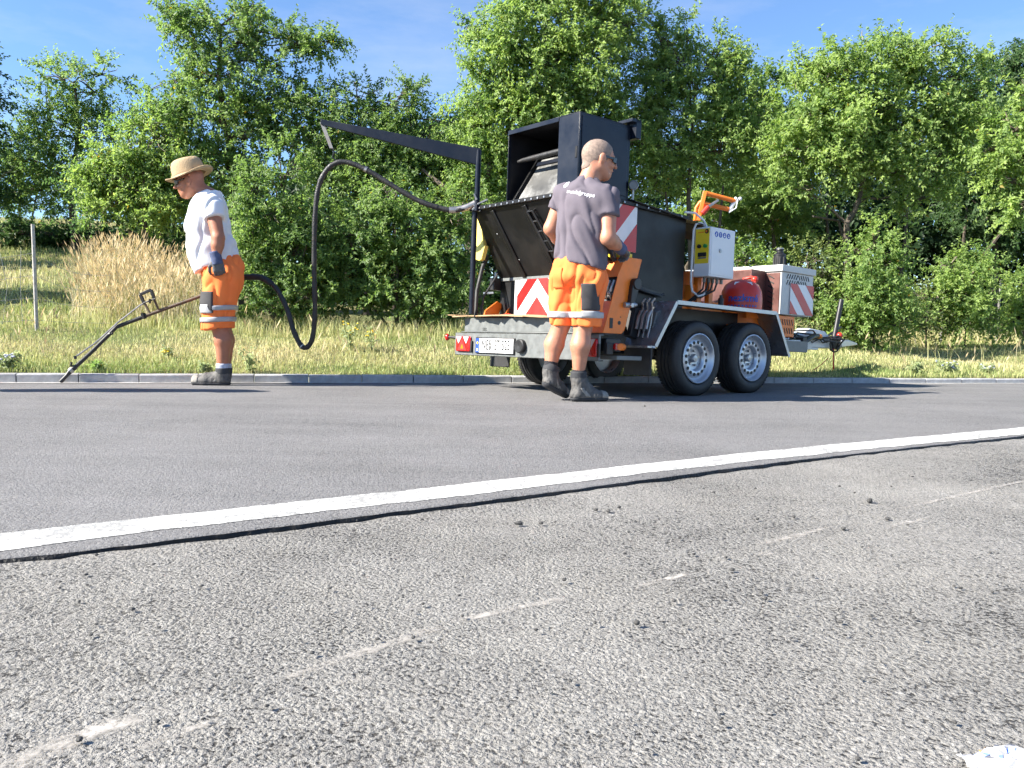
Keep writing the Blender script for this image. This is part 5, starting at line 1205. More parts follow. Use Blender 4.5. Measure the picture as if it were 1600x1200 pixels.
def head_prims(F_, c, f, l, u, neck, S=1.08, nr=.068):
    """head about 0.25 m tall, centred at c"""
    g = lambda a, b, k: Vector(c) + (f*a + l*b + u*k) * S
    ax = (f, l, u); E_ = lambda p, r: F_.ell(p, ax, tuple(q*S for q in r)); Cn = lambda a, b, ra, rb: F_.cone(a, b, ra*S, rb*S)
    d = E_(g(-.012, 0, .024), (.101, .077, .093))
    d = smin(d, E_(g(.03, 0, -.035), (.068, .058, .082)), .03)
    d = smin(d, Cn(g(.058, -.012, -.094), g(.058, .012, -.094), .026, .026), .03)
    for s_ in (-1, 1):
        d = smin(d, Cn(g(.0, s_*.05, -.05), g(.05, s_*.02, -.092), .026, .022), .025)
        d = smin(d, Cn(g(.084, s_*.012, .022), g(.070, s_*.05, .018), .013, .012), .015)
        d = smin(d, E_(g(.068, s_*.04, -.03), (.022, .022, .02)), .02)
        d = np.maximum(d, -(E_(g(.102, s_*.031, .0), (.016, .014, .009))))
        d = smin(d, E_(g(-.008, s_*.081, -.008), (.023, .011, .034)), .006)
    d = smin(d, Cn(g(.090, 0, .012), g(.116, 0, -.026), .008, .014), .010)
    d = smin(d, E_(g(.088, 0, -.056), (.014, .024, .007)), .005); d = smin(d, E_(g(.085, 0, -.070), (.014, .02, .008)), .005)
    d = smin(d, F_.cone(g(-.03, 0, -.05), neck, .062, nr), .035)
    return d
def hand_prims(F_, wrist, dirn, palm_n, thumb_s, curl=(.5, .7, .6), k=.006, scale=1.0):
    """palm, four fingers of unequal length bent towards palm_n, thumb leaving the side of the palm"""
    dv = Vector(dirn).normalized(); n_ = Vector(palm_n); n_ = (n_ - dv * n_.dot(dv)).normalized(); sv = dv.cross(n_).normalized()
    if sv.dot(Vector(thumb_s)) < 0: sv = -sv
    w = Vector(wrist); S = scale
    d = F_.cone(w, w + dv*.03*S, .030*S, .032*S)
    for i in range(4): d = smin(d, F_.cone(w + dv*.02*S + sv*(.022-.015*i)*S, w + dv*.092*S + sv*(.030-.020*i)*S, .017*S, .014*S), .014)
    for i, L in enumerate((.072, .082, .077, .060)):
        p = w + dv*.092*S + sv*(.031-.0205*i)*S; a = 0.0; r_ = (.0098, .0092, .0088, .0082)[i] * 1.18 * S; fd = F_.d * 0 + 9
        for j, fr in enumerate((.45, .31, .24)):
            a += curl[j] * (1 + .06 * i); v_ = dv*math.cos(a) + n_*math.sin(a); q = p + v_ * (L * fr * S); fd = smin(fd, F_.cone(p, q, r_*(1-.08*j), r_*(.92-.08*j)), .003); p = q
        d = smin(d, fd, k)
    p = w + dv*.028*S + sv*.028*S
    for v_, L, r_ in ((dv*.55 + sv*.75 + n_*.3, .042, .0135), (dv*.85 + sv*.25 + n_*.5, .034, .012), (dv*.8 - sv*.05 + n_*.6, .026, .0105)):
        q = p + v_.normalized() * L * S; d = smin(d, F_.cone(p, q, r_*S, r_*.93*S), .008); p = q
    return d
def boot(person, base, heel, toe, ankle, up, h=.006):
    heel, toe, ankle = Vector(heel), Vector(toe), Vector(ankle); ax_ = toe - heel; u = Vector(up); u = (u - ax_ * (u.dot(ax_) / ax_.length_squared)).normalized(); sd_ = ax_.cross(u).normalized()
    P = [heel, toe, ankle]; lo = [min(p[i] for p in P) - .11 for i in range(3)]; hi = [max(p[i] for p in P) + .12 for i in range(3)]
    def shape(F_, g=0.0):
        d = F_.cone(heel + ax_*.14 + u*.04, heel + ax_*.64 + u*.036 - sd_*.004, .040+g, .046+g)
        d = smin(d, F_.cone(heel + ax_*.64 + u*.036 - sd_*.004, heel + ax_*.87 + u*.034, .046+g, .037+g), .01); return d
    F_ = Field(lo, hi, h); F_.add(shape(F_)); F_.add(F_.cone(ankle + u*.02, heel + ax_*.22 + u*.06, .054, .046), .03); F_.add(F_.cone(ankle - u*.005, heel + ax_*.6 + u*.05, .042, .036), .03)
    F_.cut(F_.plane(heel + u*.026, -u)); F_.cut(F_.plane(ankle + u*.045, u))
    bo, _, _ = cloth_mesh(F_, 'boot', 'boot', person, base, wrinkle=.003, ws=30, seed=3); person = bo
    F2 = Field(lo, hi, h); F2.add(shape(F2, .006)); F2.cut(F2.plane(heel + u*.0275, u)); F2.cut(F2.plane(heel + u*.0, -u)); cloth_mesh(F2, 'boot_sole', 'sole', person, base, sm=0)
    F3 = Field(lo, hi, h); F3.add(F3.cone(ankle + u*.0, ankle + u*.06, .0565, .058)); F3.cut(F3.plane(ankle + u*.052, u)); F3.cut(F3.plane(ankle + u*.0, -u)); cloth_mesh(F3, 'boot_collar', 'sole', person, base)
    F4 = Field(lo, hi, h); F4.add(shape(F4, .003)); F4.cut(F4.plane(heel + ax_*.80, -ax_)); F4.cut(F4.plane(heel + u*.024, -u)); cloth_mesh(F4, 'toe_cap', 'toe', person, base)
    F5 = Field(lo, hi, h); F5.add(shape(F5, .003)); F5.add(F5.cone(ankle + u*.0, heel + ax_*.22 + u*.06, .057, .049), .03); F5.cut(np.abs(F5.plane(heel + ax_*.36 + u*.06, ax_*1.0 + u*.22)) - .016); F5.cut(F5.plane(heel + u*.03, -u)); F5.cut(F5.plane(heel + u*.10, u)); cloth_mesh(F5, 'side_panel', 'toe', person, base)
    m = MB()                                               # laces
    for k in range(4):
        t = .30 + .09 * k; c_ = heel + ax_*t + u*(.105 - .012*k*1.4); m.tube([c_ - sd_*.028 - u*.012, c_ + u*.003, c_ + sd_*.028 - u*.012], .0035, 5)
    m.v = [tuple(Vector(v) - Vector(base)) for v in m.v]; m.build('boot_lace', M_['sock'], person)['kind'] = 'stuff'
def bounds(P, pad):
    P = np.array([tuple(p) for p in P]); return P.min(0) - pad, P.max(0) + pad
def band(src, zc, hh, name, mt, parent, base, n=(0, 0, 1), off=.0045, extra=None):
    F_ = Field.__new__(Field); F_.lo, F_.h, F_.X, F_.Y, F_.Z = src.lo, src.h, src.X, src.Y, src.Z
    F_.d = np.maximum(src.d - off, np.abs(F_.plane((0, 0, 0) if not hasattr(zc, '__len__') else zc, n) - (zc if not hasattr(zc, '__len__') else 0)) - hh)
    if extra is not None: F_.d = np.maximum(F_.d, extra(F_))
    return cloth_mesh(F_, name, mt, parent, base, sm=1)[0]

# ------------------------------------------------------------------ man in the straw hat
D1 = 6.87
def A(px, py, dd=0.0): return at(px, py, D1 + dd)
gz = float(road_z(A(340, 598).x, D1)) + .004
b1 = Vector((A(342, 598).x, D1, gz))
man1 = empty('person', b1, 'person in straw hat, white T-shirt and orange shorts holding a long lance by the kerb', 'person')
hf, hl_, hu = frame((-.97, -.05, -.24)); hc = A(296, 283)
LS, RS = A(331, 322, -.19), A(333, 322, .19); LE, LW = A(341, 372, -.26), A(338, 403, -.27); RE, RW = A(352, 376, .27), A(346, 428, .26)
LK, RK = A(343, 508, -.10), A(347, 508, .09); LA, RA = A(348, 574, -.10), A(352, 574, .09); LC, RC = A(349, 532, -.10), A(353, 532, .09)
lo, hi = bounds([hc + Vector((-.14, 0, .14)), LE, RE, LA, RA, A(290, 360), A(380, 400)], .10)
F_ = Field(lo, hi, .008)
F_.add(head_prims(F_, hc, hf, hl_, hu, A(327, 306)))
for S_, E_, W_ in ((LS, LE, LW), (RS, RE, RW)):
    F_.add(F_.cone(S_, E_, .062, .048), .03); F_.add(F_.cone(E_, E_.lerp(W_, .35), .048, .047), .02); F_.add(F_.cone(E_.lerp(W_, .35), W_, .047, .032), .02); F_.add(F_.cone(W_, W_ + (W_ - E_).normalized()*.035, .030, .026), .02)
F_.add(F_.cone(A(328, 325), A(338, 400), .10, .12), .05); F_.add(F_.cone(LS, RS, .045, .045), .04)
for K_, C_, A_, s_ in ((LK, LC, LA, -1), (RK, RC, RA, 1)):
    F_.add(F_.cone(A(348, 430, s_*.09), K_, .10, .068), .03); F_.add(F_.cone(K_, C_, .066, .070), .02); F_.add(F_.cone(C_, A_, .069, .043), .02); F_.add(F_.cone(A_, A_ - Vector((0, 0, .05)), .043, .04), .01)
cloth_mesh(F_, 'body', 'skin_tan', man1, b1)
# T-shirt
lo, hi = bounds([LS, RS, A(280, 310), A(285, 440), A(385, 440), LE + Vector((0, 0, .05)), RE + Vector((0, 0, .05))], .06)
F_ = Field(lo, hi, .009); X3 = (Vector((1, 0, 0)), Vector((0, 1, 0)), Vector((0, 0, 1)))
F_.add(F_.ell(A(326, 332), X3, (.145, .205, .17))); F_.add(F_.ell(A(325, 356), X3, (.176, .205, .16)), .05); F_.add(F_.ell(A(331, 388), X3, (.200, .205, .17)), .05); F_.add(F_.ell(A(338, 412), X3, (.195, .20, .15)), .05)
F_.add(F_.cone(LS + Vector((.0, .03, -.01)), RS + Vector((0, -.03, -.01)), .088, .088), .05); F_.add(F_.cone(A(330, 303), A(325, 330), .082, .11), .05); F_.add(F_.ell(A(343, 436), X3, (.185, .20, .13)), .04)
arm = F_.cone(LS, LS.lerp(LE, .62), .086, .082); arm = np.maximum(arm, F_.plane(LS.lerp(LE, .40), LE - LS)); F_.add(arm, .025)
arm = F_.cone(RS, RS.lerp(RE, .62), .086, .082); arm = np.maximum(arm, F_.plane(RS.lerp(RE, .40), RE - RS)); F_.add(arm, .025)
F_.cut(F_.plane(A(345, 415), Vector((.37, 0, -.93)))); F_.cut(F_.plane(A(328, 298), Vector((-.45, 0, .9))))
cloth_mesh(F_, 't_shirt', 'shirt_white', man1, b1, wrinkle=.013, wdir=(.5, .1, .85), ws=8, seed=5)
# shorts
lo, hi = bounds([A(300, 385, -.2), A(395, 385, .2), A(310, 525, -.2), A(380, 525, .2)], .05)
F_ = Field(lo, hi, .008)
F_.add(F_.ell(A(347, 415), X3, (.178, .185, .14))); F_.add(F_.ell(A(349, 442), X3, (.155, .18, .12)), .06)
for s_ in (-1, 1): F_.add(F_.cone(A(348, 436, s_*.09), A(343 + 2*s_, 478, s_*.105), .150, .126), .05); F_.add(F_.cone(A(342 + 2*s_, 475, s_*.105), A(341 + 2*s_, 530, s_*.105), .125, .118), .015)
F_.cut(F_.plane(A(350, 403), Vector((-.28, 0, .96)))); F_.cut(F_.plane(A(341, 514), Vector((.12, 0, -1)))); SH = F_
sh, _, _ = cloth_mesh(F_, 'shorts', 'hivis', man1, b1, wrinkle=.013, wdir=(0.2, 0, 1), ws=10, seed=9)
z1, z2 = A(340, 479).z, A(340, 496).z
for zz, dx in ((A(345, 482).z, 0), (A(345, 499.5).z, 0)): band(SH, (A(342, 490).x, 0, zz), .020, 'reflective_band', 'band', sh, b1, n=(-.06, 0, 1), off=.013)
pk = lambda F_: np.maximum(np.maximum(np.abs(F_.X - A(337, 470).x) - .062, F_.Y - (D1 - .16)), np.abs(F_.Z - A(338, 473).z) - .085)
po = band(SH, A(338, 473).z, .085, 'leg_pocket', 'darkcloth', sh, b1, off=.015, extra=pk)
pk2 = lambda F_: np.maximum(np.abs(F_.X - A(337, 470).x) - .055, F_.Y - (D1 - .16))
band(SH, A(338, 483).z, .036, 'pocket_patch', 'band', sh, b1, off=.019, extra=pk2)
# socks, boots, gloves
for A_, s_ in ((LA, -1), (RA, 1)):
    F2 = Field(*bounds([A_ + Vector((0, 0, .06)), A_ - Vector((0, 0, .03))], .07), .008); F2.add(F2.cone(A_ + Vector((0, 0, .05)), A_ - Vector((0, 0, .03)), .054, .05)); F2.cut(F2.plane(A_ + Vector((0, 0, .035)), (0, 0, 1))); cloth_mesh(F2, 'sock', 'socklight', man1, b1)
    hz = gz; hp2 = Vector((A(362, 598, s_*.10).x, D1 + s_*.10, hz)); tp2 = Vector((A(299, 598, s_*.10).x, D1 + s_*.10 - .01, hz)); boot(man1, b1, hp2, tp2, A_ - Vector((0, 0, .055)), (0, 0, 1))
def glove(person, base, W_, dirn, pn, th, curl, sc=1.08):
    dv = Vector(dirn).normalized(); F2 = Field(*bounds([W_ - dv*.07, W_ + dv*.19], .07), .0055); F2.add(hand_prims(F2, W_, dv, pn, th, curl, scale=sc)); F2.cut(F2.plane(W_ + dv*.005, -dv)); gl, _, _ = cloth_mesh(F2, 'glove', 'palm', person, base)
    F3 = Field(*bounds([W_ - dv*.07, W_ + dv*.08], .06), .006); F3.add(F3.cone(W_ - dv*.055, W_ + dv*.02, .046, .040)); F3.add(F3.cone(W_ + dv*.02, W_ + dv*.06, .040, .041), .01); F3.cut(F3.plane(W_ - dv*.05, -dv)); F3.cut(F3.plane(W_ + dv*.055, dv)); cloth_mesh(F3, 'glove_cuff', 'glove', gl, base)
glove(man1, b1, LW, A(343, 425, -.27) - LW, (-.25, 1, 0), (-1, 0, 0), (.75, .9, .7))
lance_hold = A(337, 453, .25)
glove(man1, b1, RW, lance_hold - RW, (-1, -.2, .0), (0, -1, .3), (.8, .9, .7))
# hat
m = MB(); n_ = 48; prof = []
ho = hc + hu*.052 - hf*.012
tilt = (hu*.99 + hf*.05).normalized(); hs = hf - tilt * hf.dot(tilt); hs.normalize(); hq = tilt.cross(hs)
rows = [(.0, .128, .0), (.04, .128, 0), (.075, .122, 0), (.09, .116, 0), (.115, .110, 0), (.123, .10, 0), (.126, .06, 0), (.120, .02, 0)]
V, Fq = [], []
brim = [(1.0, .205), (.98, .21)]
outer = []
for (hh, rr) in [(-.004, .176), (-.010, .158), (-.004, .140), (.0, .124), (.02, .121), (.05, .119), (.085, .114), (.108, .105), (.121, .090), (.126, .05), (.122, .001)]:
    for k in range(n_):
        a = 2*math.pi*k/n_; wv = 0
        if rr > .13: wv = ((rr - .125) / .07) * (.020*math.cos(2*a + .3) - .016*math.cos(a) + .008*math.sin(3*a + 1)) 
        el = 1.09 if True else 1
        V.append(ho + hs*(rr*el*math.cos(a)) + hq*(rr*math.sin(a)*.92) + tilt*(hh + wv))
nr = len(V)//n_
for i in range(nr-1):
    for k in range(n_): Fq.append((i*n_+k, i*n_+(k+1) % n_, (i+1)*n_+(k+1) % n_, (i+1)*n_+k))
m.add([p - b1 for p in V], Fq); hat = m.build('straw_hat', M_['straw'], man1, smooth_ang=70); sol = hat.modifiers.new('thickness', 'SOLIDIFY'); sol.thickness = .006; sol.offset = -1
m = MB(); pr = []
for hh, rr in ((.002, .1265), (.018, .1255)):
    for k in range(n_): a = 2*math.pi*k/n_; pr.append(ho + hs*(rr*1.09*math.cos(a)) + hq*(rr*math.sin(a)*.92) + tilt*hh - b1)
m.add(pr, [(k, (k+1) % n_, (k+1) % n_+n_, k+n_) for k in range(n_)]); hb = m.build('hat_band', M_['straw'], hat)
def shades(person, base, c, f, l, u):
    g = lambda a, b, k: Vector(c) + (f*a + l*b + u*k) * 1.09 - Vector(base)
    m = MB()
    for s_ in (-1, 1):
        P = [g(.104 - .35*abs(y)*.5 - .012*(abs(y) > .05), s_*y, z) for y, z in ((.012, .012), (.035, .018), (.058, .014), (.064, .0), (.056, -.018), (.036, -.024), (.016, -.016))]
        m.sheet(P, .004)
    m.tube([g(.103, -.014, .008), g(.106, 0, .010), g(.103, .014, .008)], .003, 6)
    for s_ in (-1, 1): m.bar(g(.080, s_*.066, .006), g(.0, s_*.085, .006), .006, .013, up=u); m.bar(g(.092, s_*.058, -.002), g(.066, s_*.070, .0), .008, .032, up=u)
    return m.build('sunglasses', M_['shades'], person)
shades(man1, b1, hc, hf, hl_, hu)

# ------------------------------------------------------------------ man at the console
D2 = 5.7
def A(px, py, dd=0.0): return at(px, py, D2 + dd)
gz2 = float(road_z(.5, D2)) + .004
b2 = Vector((A(895, 620).x, D2, gz2))
man2 = empty('person', b2, 'person with cropped hair, dark grey T-shirt and orange shorts standing at the console', 'person')
fv, lv, uv = frame((.5, .866, 0)); sv_ = -lv
hf, hl_, hu = frame((.94, .30, -.12)); hc = A(936, 249, .07)
LS, RS = A(882, 305, .10), A(950, 309, -.06); LE, LW = A(861, 357, .12), A(888, 392, .36); RE, RW = A(950, 372, -.13), A(967, 386, .06)
LK, RK = A(877, 507, .03), A(911, 509, -.03); LC, RC = A(866, 538, .05), A(907, 540, -.05); LA, RA = A(859, 578, .03), A(904, 586, -.03)
lo, hi = bounds([hc + Vector((0, 0, .14)), hc + hf*.14, LE, RE, LW, RW, LA, RA], .10)
F_ = Field(lo, hi, .0075)
F_.add(head_prims(F_, hc, hf, hl_, hu, A(919, 286, .05), 1.1, .075))
for S_, E_, W_ in ((LS, LE, LW), (RS, RE, RW)):
    F_.add(F_.cone(S_, E_, .062, .050), .03); F_.add(F_.cone(E_, E_.lerp(W_, .4), .050, .049), .02); F_.add(F_.cone(E_.lerp(W_, .4), W_, .049, .034), .02); F_.add(F_.cone(W_, W_ + (W_ - E_).normalized()*.035, .030, .026), .02)
F_.add(F_.cone(A(914, 325), A(905, 400), .085, .09), .05); F_.add(F_.cone(LS, RS, .04, .04), .03)
for K_, C_, A_, hp3 in ((LK, LC, LA, A(886, 435, .05)), (RK, RC, RA, A(921, 435, -.05))):
    F_.add(F_.cone(hp3, K_, .10, .062), .03); F_.add(F_.cone(K_, C_, .059, .066), .02); F_.add(F_.cone(C_, A_, .065, .038), .025); F_.add(F_.cone(A_, A_ - Vector((0, 0, .05)), .038, .04), .01)
cloth_mesh(F_, 'body', 'skin_fair', man2, b2)
# cropped hair: a thin cap over the cranium
g = lambda a, b, k: hc + (hf*a + hl_*b + hu*k) * 1.1
F2 = Field(*bounds([g(.12, .1, .13), g(-.12, -.1, -.12), g(.1, -.1, .1), g(-.1, .1, .1), g(-.1, .1, -.1), g(.1, -.1, -.1)], .02), .006)
F2.add(F2.ell(g(-.012, 0, .024), (hf, hl_, hu), (.1145, .0885, .1060))); F2.add(F2.cone(g(-.05, 0, -.04), g(-.06, 0, -.06), .055, .050), .02)
F2.cut(F2.plane(g(.055, 0, .045), hf*.9 - hu*.45)); F2.cut(F2.plane(g(-.03, 0, -.052), -hu + hf*.45))
cloth_mesh(F2, 'hair', 'hair', man2, b2)
shades(man2, b2, hc, hf, hl_, hu)
# T-shirt
lo, hi = bounds([LS, RS, LE, RE, A(862, 440), A(955, 440), A(920, 280)], .10)
F_ = Field(lo, hi, .008); X3 = (fv, lv, uv)
F_.add(F_.ell(A(914, 325, .0), X3, (.128, .198, .17))); F_.add(F_.ell(A(909, 360, -.01), X3, (.128, .186, .17)), .05); F_.add(F_.ell(A(906, 395, -.01), X3, (.130, .186, .15)), .05); F_.add(F_.ell(A(906, 418, -.01), X3, (.135, .19, .12)), .05)
F_.add(F_.cone(LS, RS, .08, .08), .06); F_.add(F_.cone(A(919, 287, .045), A(914, 312, .02), .078, .115), .05); F_.add(F_.ell(A(907, 440, -.01), X3, (.135, .19, .12)), .04)
for S_, E_ in ((LS, LE), (RS, RE)):
    arm = F_.cone(S_, S_.lerp(E_, .7), .082, .076); arm = np.maximum(arm, F_.plane(S_.lerp(E_, .48), E_ - S_)); F_.add(arm, .02)
F_.cut(F_.plane(A(905, 413), Vector((-.22, .05, -1)))); F_.cut(F_.plane(A(918, 280, .05), Vector((.25, .25, .93))))
sh2, SVv, SQ = cloth_mesh(F_, 't_shirt', 'shirt_grey', man2, b2, wrinkle=.016, wdir=(-.45, 0, .9), ws=9, seed=2)
bvh = BVHTree.FromPolygons([Vector(v) for v in SVv], [tuple(int(i) for i in q) for q in SQ])
def print_on(V, F, org, ux, uy, name):
    P = []
    for v in V:
        o_ = org + ux * v[0] + uy * v[1] - fv * .5; h_ = bvh.ray_cast(o_, fv)
        h_ = h_ if h_[0] else bvh.find_nearest(o_ + fv*.5)
        P.append(h_[0] + h_[1] * .003 - b2)
    m = MB(); m.add(P, F); o_ = m.build(name, M_['print_white'], sh2, smooth_ang=0); o_['kind'] = 'stuff'; return o_
V, F = text_geo('strandelgruppe', .036, .0004)
uxx = (sv_*.975 + Vector((0, 0, -.20))).normalized(); print_on(V, F, A(903, 301, -.12), uxx, uxx.cross(fv).normalized() * -1 if uxx.cross(fv).z < 0 else uxx.cross(fv).normalized(), 'shirt_lettering')
V = [(.017*math.cos(2*math.pi*k/14)*(1+.25*math.sin(5*k)), .024*math.sin(2*math.pi*k/14), 0) for k in range(14)]; print_on(V + [(0, 0, 0)], [(k, (k+1) % 14, 14) for k in range(14)], A(871, 284, -.1), sv_, Vector((0, 0, 1)), 'shirt_logo')
# shorts
lo, hi = bounds([A(858, 395, .15), A(950, 395, -.15), A(860, 520, .15), A(945, 520, -.15)], .08)
F_ = Field(lo, hi, .0075)
F_.add(F_.ell(A(903, 415, 0), X3, (.135, .188, .11))); F_.add(F_.ell(A(903, 432, -.01), X3, (.14, .19, .08)), .04)
for P0, P1, P2, r1, r2, r3 in ((A(883, 438, .05), A(879, 475, .04), A(877, 525, .03), .118, .094, .080), (A(922, 438, -.05), A(917, 475, -.04), A(916, 525, -.03), .122, .104, .100)):
    F_.add(F_.cone(P0, P1, r1, r2), .02); F_.add(F_.cone(P1, P2, r2, r3), .008)
F_.cut(F_.plane(A(903, 398), (0, 0, 1))); F_.cut(F_.plane(A(900, 509), (0, 0, -1))); SH = F_
sh3, _, _ = cloth_mesh(F_, 'shorts', 'hivis', man2, b2, wrinkle=.015, wdir=(.35, 0, .9), ws=10, seed=14)
band(SH, A(900, 492).z, .021, 'reflective_band', 'band', sh3, b2, off=.014)
pk = lambda F_: np.maximum(np.abs(F_.plane(A(926, 465, -.1), sv_)) - .045, F_.plane(A(926, 465, -.06), fv))
band(SH, A(926, 465).z, .088, 'leg_pocket', 'darkcloth', sh3, b2, off=.017, extra=pk)
band(SH, A(926, 491).z, .022, 'pocket_band', 'band', sh3, b2, off=.021, extra=pk)
pk3 = lambda F_: np.maximum(np.abs(F_.plane(A(868, 430, -.1), sv_)) - .04, F_.plane(A(868, 440, .05), fv))
band(SH, A(868, 435).z, .07, 'hip_pocket', 'hivis', sh3, b2, off=.012, extra=pk3)
for A_, hh in ((LA, .09), (RA, .05)):
    F2 = Field(*bounds([A_ + Vector((0, 0, hh)), A_ - Vector((0, 0, .03))], .07), .008); ax_ = ((LC if A_ is LA else RC) - A_).normalized(); F2.add(F2.cone(A_ + ax_*(hh + .03), A_ - ax_*.03, .047, .046)); F2.cut(F2.plane(A_ + ax_*hh*.8, ax_)); cloth_mesh(F2, 'sock', 'sock', man2, b2)
hL, tL = A(848, 603, -.02), A(884, 618, .12); tL.z = gz2 + .002
boot(man2, b2, hL, tL, LA - Vector((.0, 0, .015)), Vector((.25, .1, 1)))
hR = Vector((A(891, 620, -.06).x, D2 - .06, gz2)); tR = Vector((A(950, 620, .0).x, D2 + .02, gz2)); boot(man2, b2, hR, tR, RA - Vector((0, 0, .025)), (0, 0, 1))
glove(man2, b2, RW, Vector((.55, .75, -.35)), (-.3, .1, -1), (-.9, .4, 0), (.7, .8, .6), 1.0)
glove(man2, b2, LW, Vector((.65, .7, -.2)), (.3, 0, -1), (.9, -.4, 0), (.7, .8, .6), 1.0)

# ------------------------------------------------------------------ hose, lance
def spline(P, n=10):
    P = [Vector(p) for p in P]; P = [P[0]*2 - P[1]] + P + [P[-1]*2 - P[-2]]; out = []
    for i in range(1, len(P) - 2):
        for k in range(n):
            t = k / n; a, b, c_, d = P[i-1:i+3]; out.append(.5 * ((2*b) + (c_ - a)*t + (2*a - 5*b + 4*c_ - d)*t*t + (3*b - a - 3*c_ + d)*t**3))
    out.append(P[-2]); return out
H_ = [(352, 447, 7.02), (383, 433, 7.02), (408, 434, 7.0), (430, 449, 6.98), (448, 482, 6.95), (460, 520, 6.92), (474, 543, 6.9), (487, 532, 6.86), (492, 490, 6.82), (491, 420, 6.78), (492, 345, 6.75), (498, 292, 6.73), (514, 262, 6.72), (537, 253, 6.72), (570, 264, 6.71), (610, 288, 6.70), (655, 314, 6.69), (700, 328, 6.68), (725, 326, 6.67), (744, 317, 6.68)]
H_ = [(a, b, c_ + .1 + .1 * i / (len(H_) - 1)) for i, (a, b, c_) in enumerate(H_)]; pts = spline([at(*p) for p in H_]); ho_ = pts[0].copy()
hose = empty('hose', ho_, 'long black hose hanging from the jib and looping down to the lance', 'hose')
m = MB(); m.tube([p - ho_ for p in pts], [.0212 + .0012*math.sin(i*.9) + .0008*math.sin(i*2.7) for i in range(len(pts))], 12); m.build('hose_jacket', M_['hose'], hose)
for i_ in (24, 58, 84, 112, 140, 165):
    m = MB(); m.tube([pts[i_] - ho_, pts[i_+1] - ho_], .0245, 12); m.build('hose_clip', M_['steel'] if i_ in (58, 140) else M_['rubber'], hose)
m = MB(); m.tube([p - ho_ for p in spline([at(*p) for p in [(702, 328.3, 6.87), (716, 327.5, 6.872), (732, 323, 6.87), (745, 316.5, 6.88)]])], .027, 12); m.build('metal_sleeve', M_['steel'], hose)
m = MB()
for (a, b) in (((740, 320), (750, 330)), ((738, 328), (748, 318)), ((745, 312), (741, 303)), ((748, 318), (762, 312))): m.cyl(at(*a, 6.84) - ho_, at(*b, 6.84) - ho_, .009, 6)
m.build('clamp', M_['steel'], hose)
m = MB(); m.tube([p - ho_ for p in spline([at(*p) for p in [(383, 433, 7.125), (408, 434, 7.11), (425, 444, 7.1)]])], .026, 12); m.build('bend_guard', M_['rubber'], hose)
lp = [at(360, 443, 7.135), at(318, 461, 7.115), at(229, 493, 7.045)]
lan = empty('sealing_lance', at(94, 597, 6.735), 'long dark steel sealing lance with a square handle frame, its tip at the kerb', 'lance'); lo_ = lan.location.copy()
m = MB(); m.tube([p - lo_ for p in lp], .0145, 12); m.build('pipe', M_['rust'], lan)
lq = [at(229, 493, 7.045), at(200, 504, 7.015), at(182, 511, 6.995), at(172, 521, 6.975), at(140, 553, 6.875), at(116, 575, 6.795)]
m = MB(); m.tube([p - lo_ for p in lq], .0165, 12); m.build('bent_pipe', M_['plastic'], lan)
m = MB(); m.tube([at(118, 573, 6.805) - lo_, at(108, 582, 6.775) - lo_, at(104, 587, 6.765) - lo_, at(94, 597.5, 6.735) - lo_], [.021, .019, .015, .017], 12); m.build('nozzle', M_['plastic'], lan)
m = MB(); m.tube([at(113, 577, 6.785) - lo_, at(109, 580.5, 6.775) - lo_], .023, 12); m.build('union_nut', M_['steel'], lan)
m = MB(); m.tube([at(226, 473, 7.045) - lo_, at(219, 477, 7.035) - lo_, at(184, 504, 6.985) - lo_, at(150, 535, 6.895) - lo_, at(117, 558, 6.795) - lo_], .0065, 8); m.build('trigger_rod', M_['steel'], lan)
m = MB(); m.tube([at(117, 556, 6.795) - lo_, at(118, 561, 6.795) - lo_], .012, 8); m.tube([at(112, 566, 6.785) - lo_, at(111, 571, 6.785) - lo_, at(117, 574, 6.795) - lo_], .009, 8); m.build('valve_link', M_['plastic'], lan)
fr = [(225, 473), (219, 460), (236, 453), (241, 466)]; P = [at(*p, 7.045) for p in fr]
m = MB()
for i in range(3): m.bar(P[i] - lo_, P[i+1] - lo_, .024, .022, up=(0, 1, 0))
m.build('handle_frame', M_['plastic'], lan, bevel=.003)
m = MB(); m.bar(at(225, 472, 7.045) - lo_, at(234, 489, 7.045) - lo_, .014, .014, up=(0, 1, 0)); m.bar(at(240, 466, 7.045) - lo_, at(248, 484, 7.055) - lo_, .014, .014, up=(0, 1, 0)); m.build('handle_leg', M_['rust'], lan)
m = MB(); m.cyl(at(224, 473.5, 7.035) - lo_, at(243, 466.5, 7.035) - lo_, .007, 8); m.bar(at(234, 467, 7.025) - lo_, at(234.5, 474, 7.025) - lo_, .014, .014, up=(0, 1, 0)); m.build('trigger', M_['plastic'], lan)
m = MB(); m.bar(at(223, 489, 7.035) - lo_, at(226, 498, 7.035) - lo_, .018, .05, up=(0, 1, 0)); m.tube([at(170, 522, 6.965) - lo_, at(176, 521, 6.955) - lo_], .011, 8); m.build('pipe_clamp', M_['plastic'], lan)

# a third worker, outside the left edge: only the long shadow reaches into the picture
def copy_tree(o, parent=None):
    c = o.copy(); C.objects.link(c); c.parent = parent
    for ch in list(o.children):
        if not ch.name.startswith(('straw_hat', 'sunglasses')): copy_tree(ch, c)
    return c
man3 = copy_tree(man1); man3.location = (-4.2, 5.62, float(road_z(-4.2, 5.62)) + .004); man3.rotation_euler = (0, 0, R(75))
for ch in man3.children:
    if ch.name.startswith('t_shirt'): ch.material_slots[0].link = 'OBJECT'; ch.material_slots[0].material = M_['shirt_grey']
man3['label'] = 'bareheaded person outside the left edge whose long shadow lies on the road'

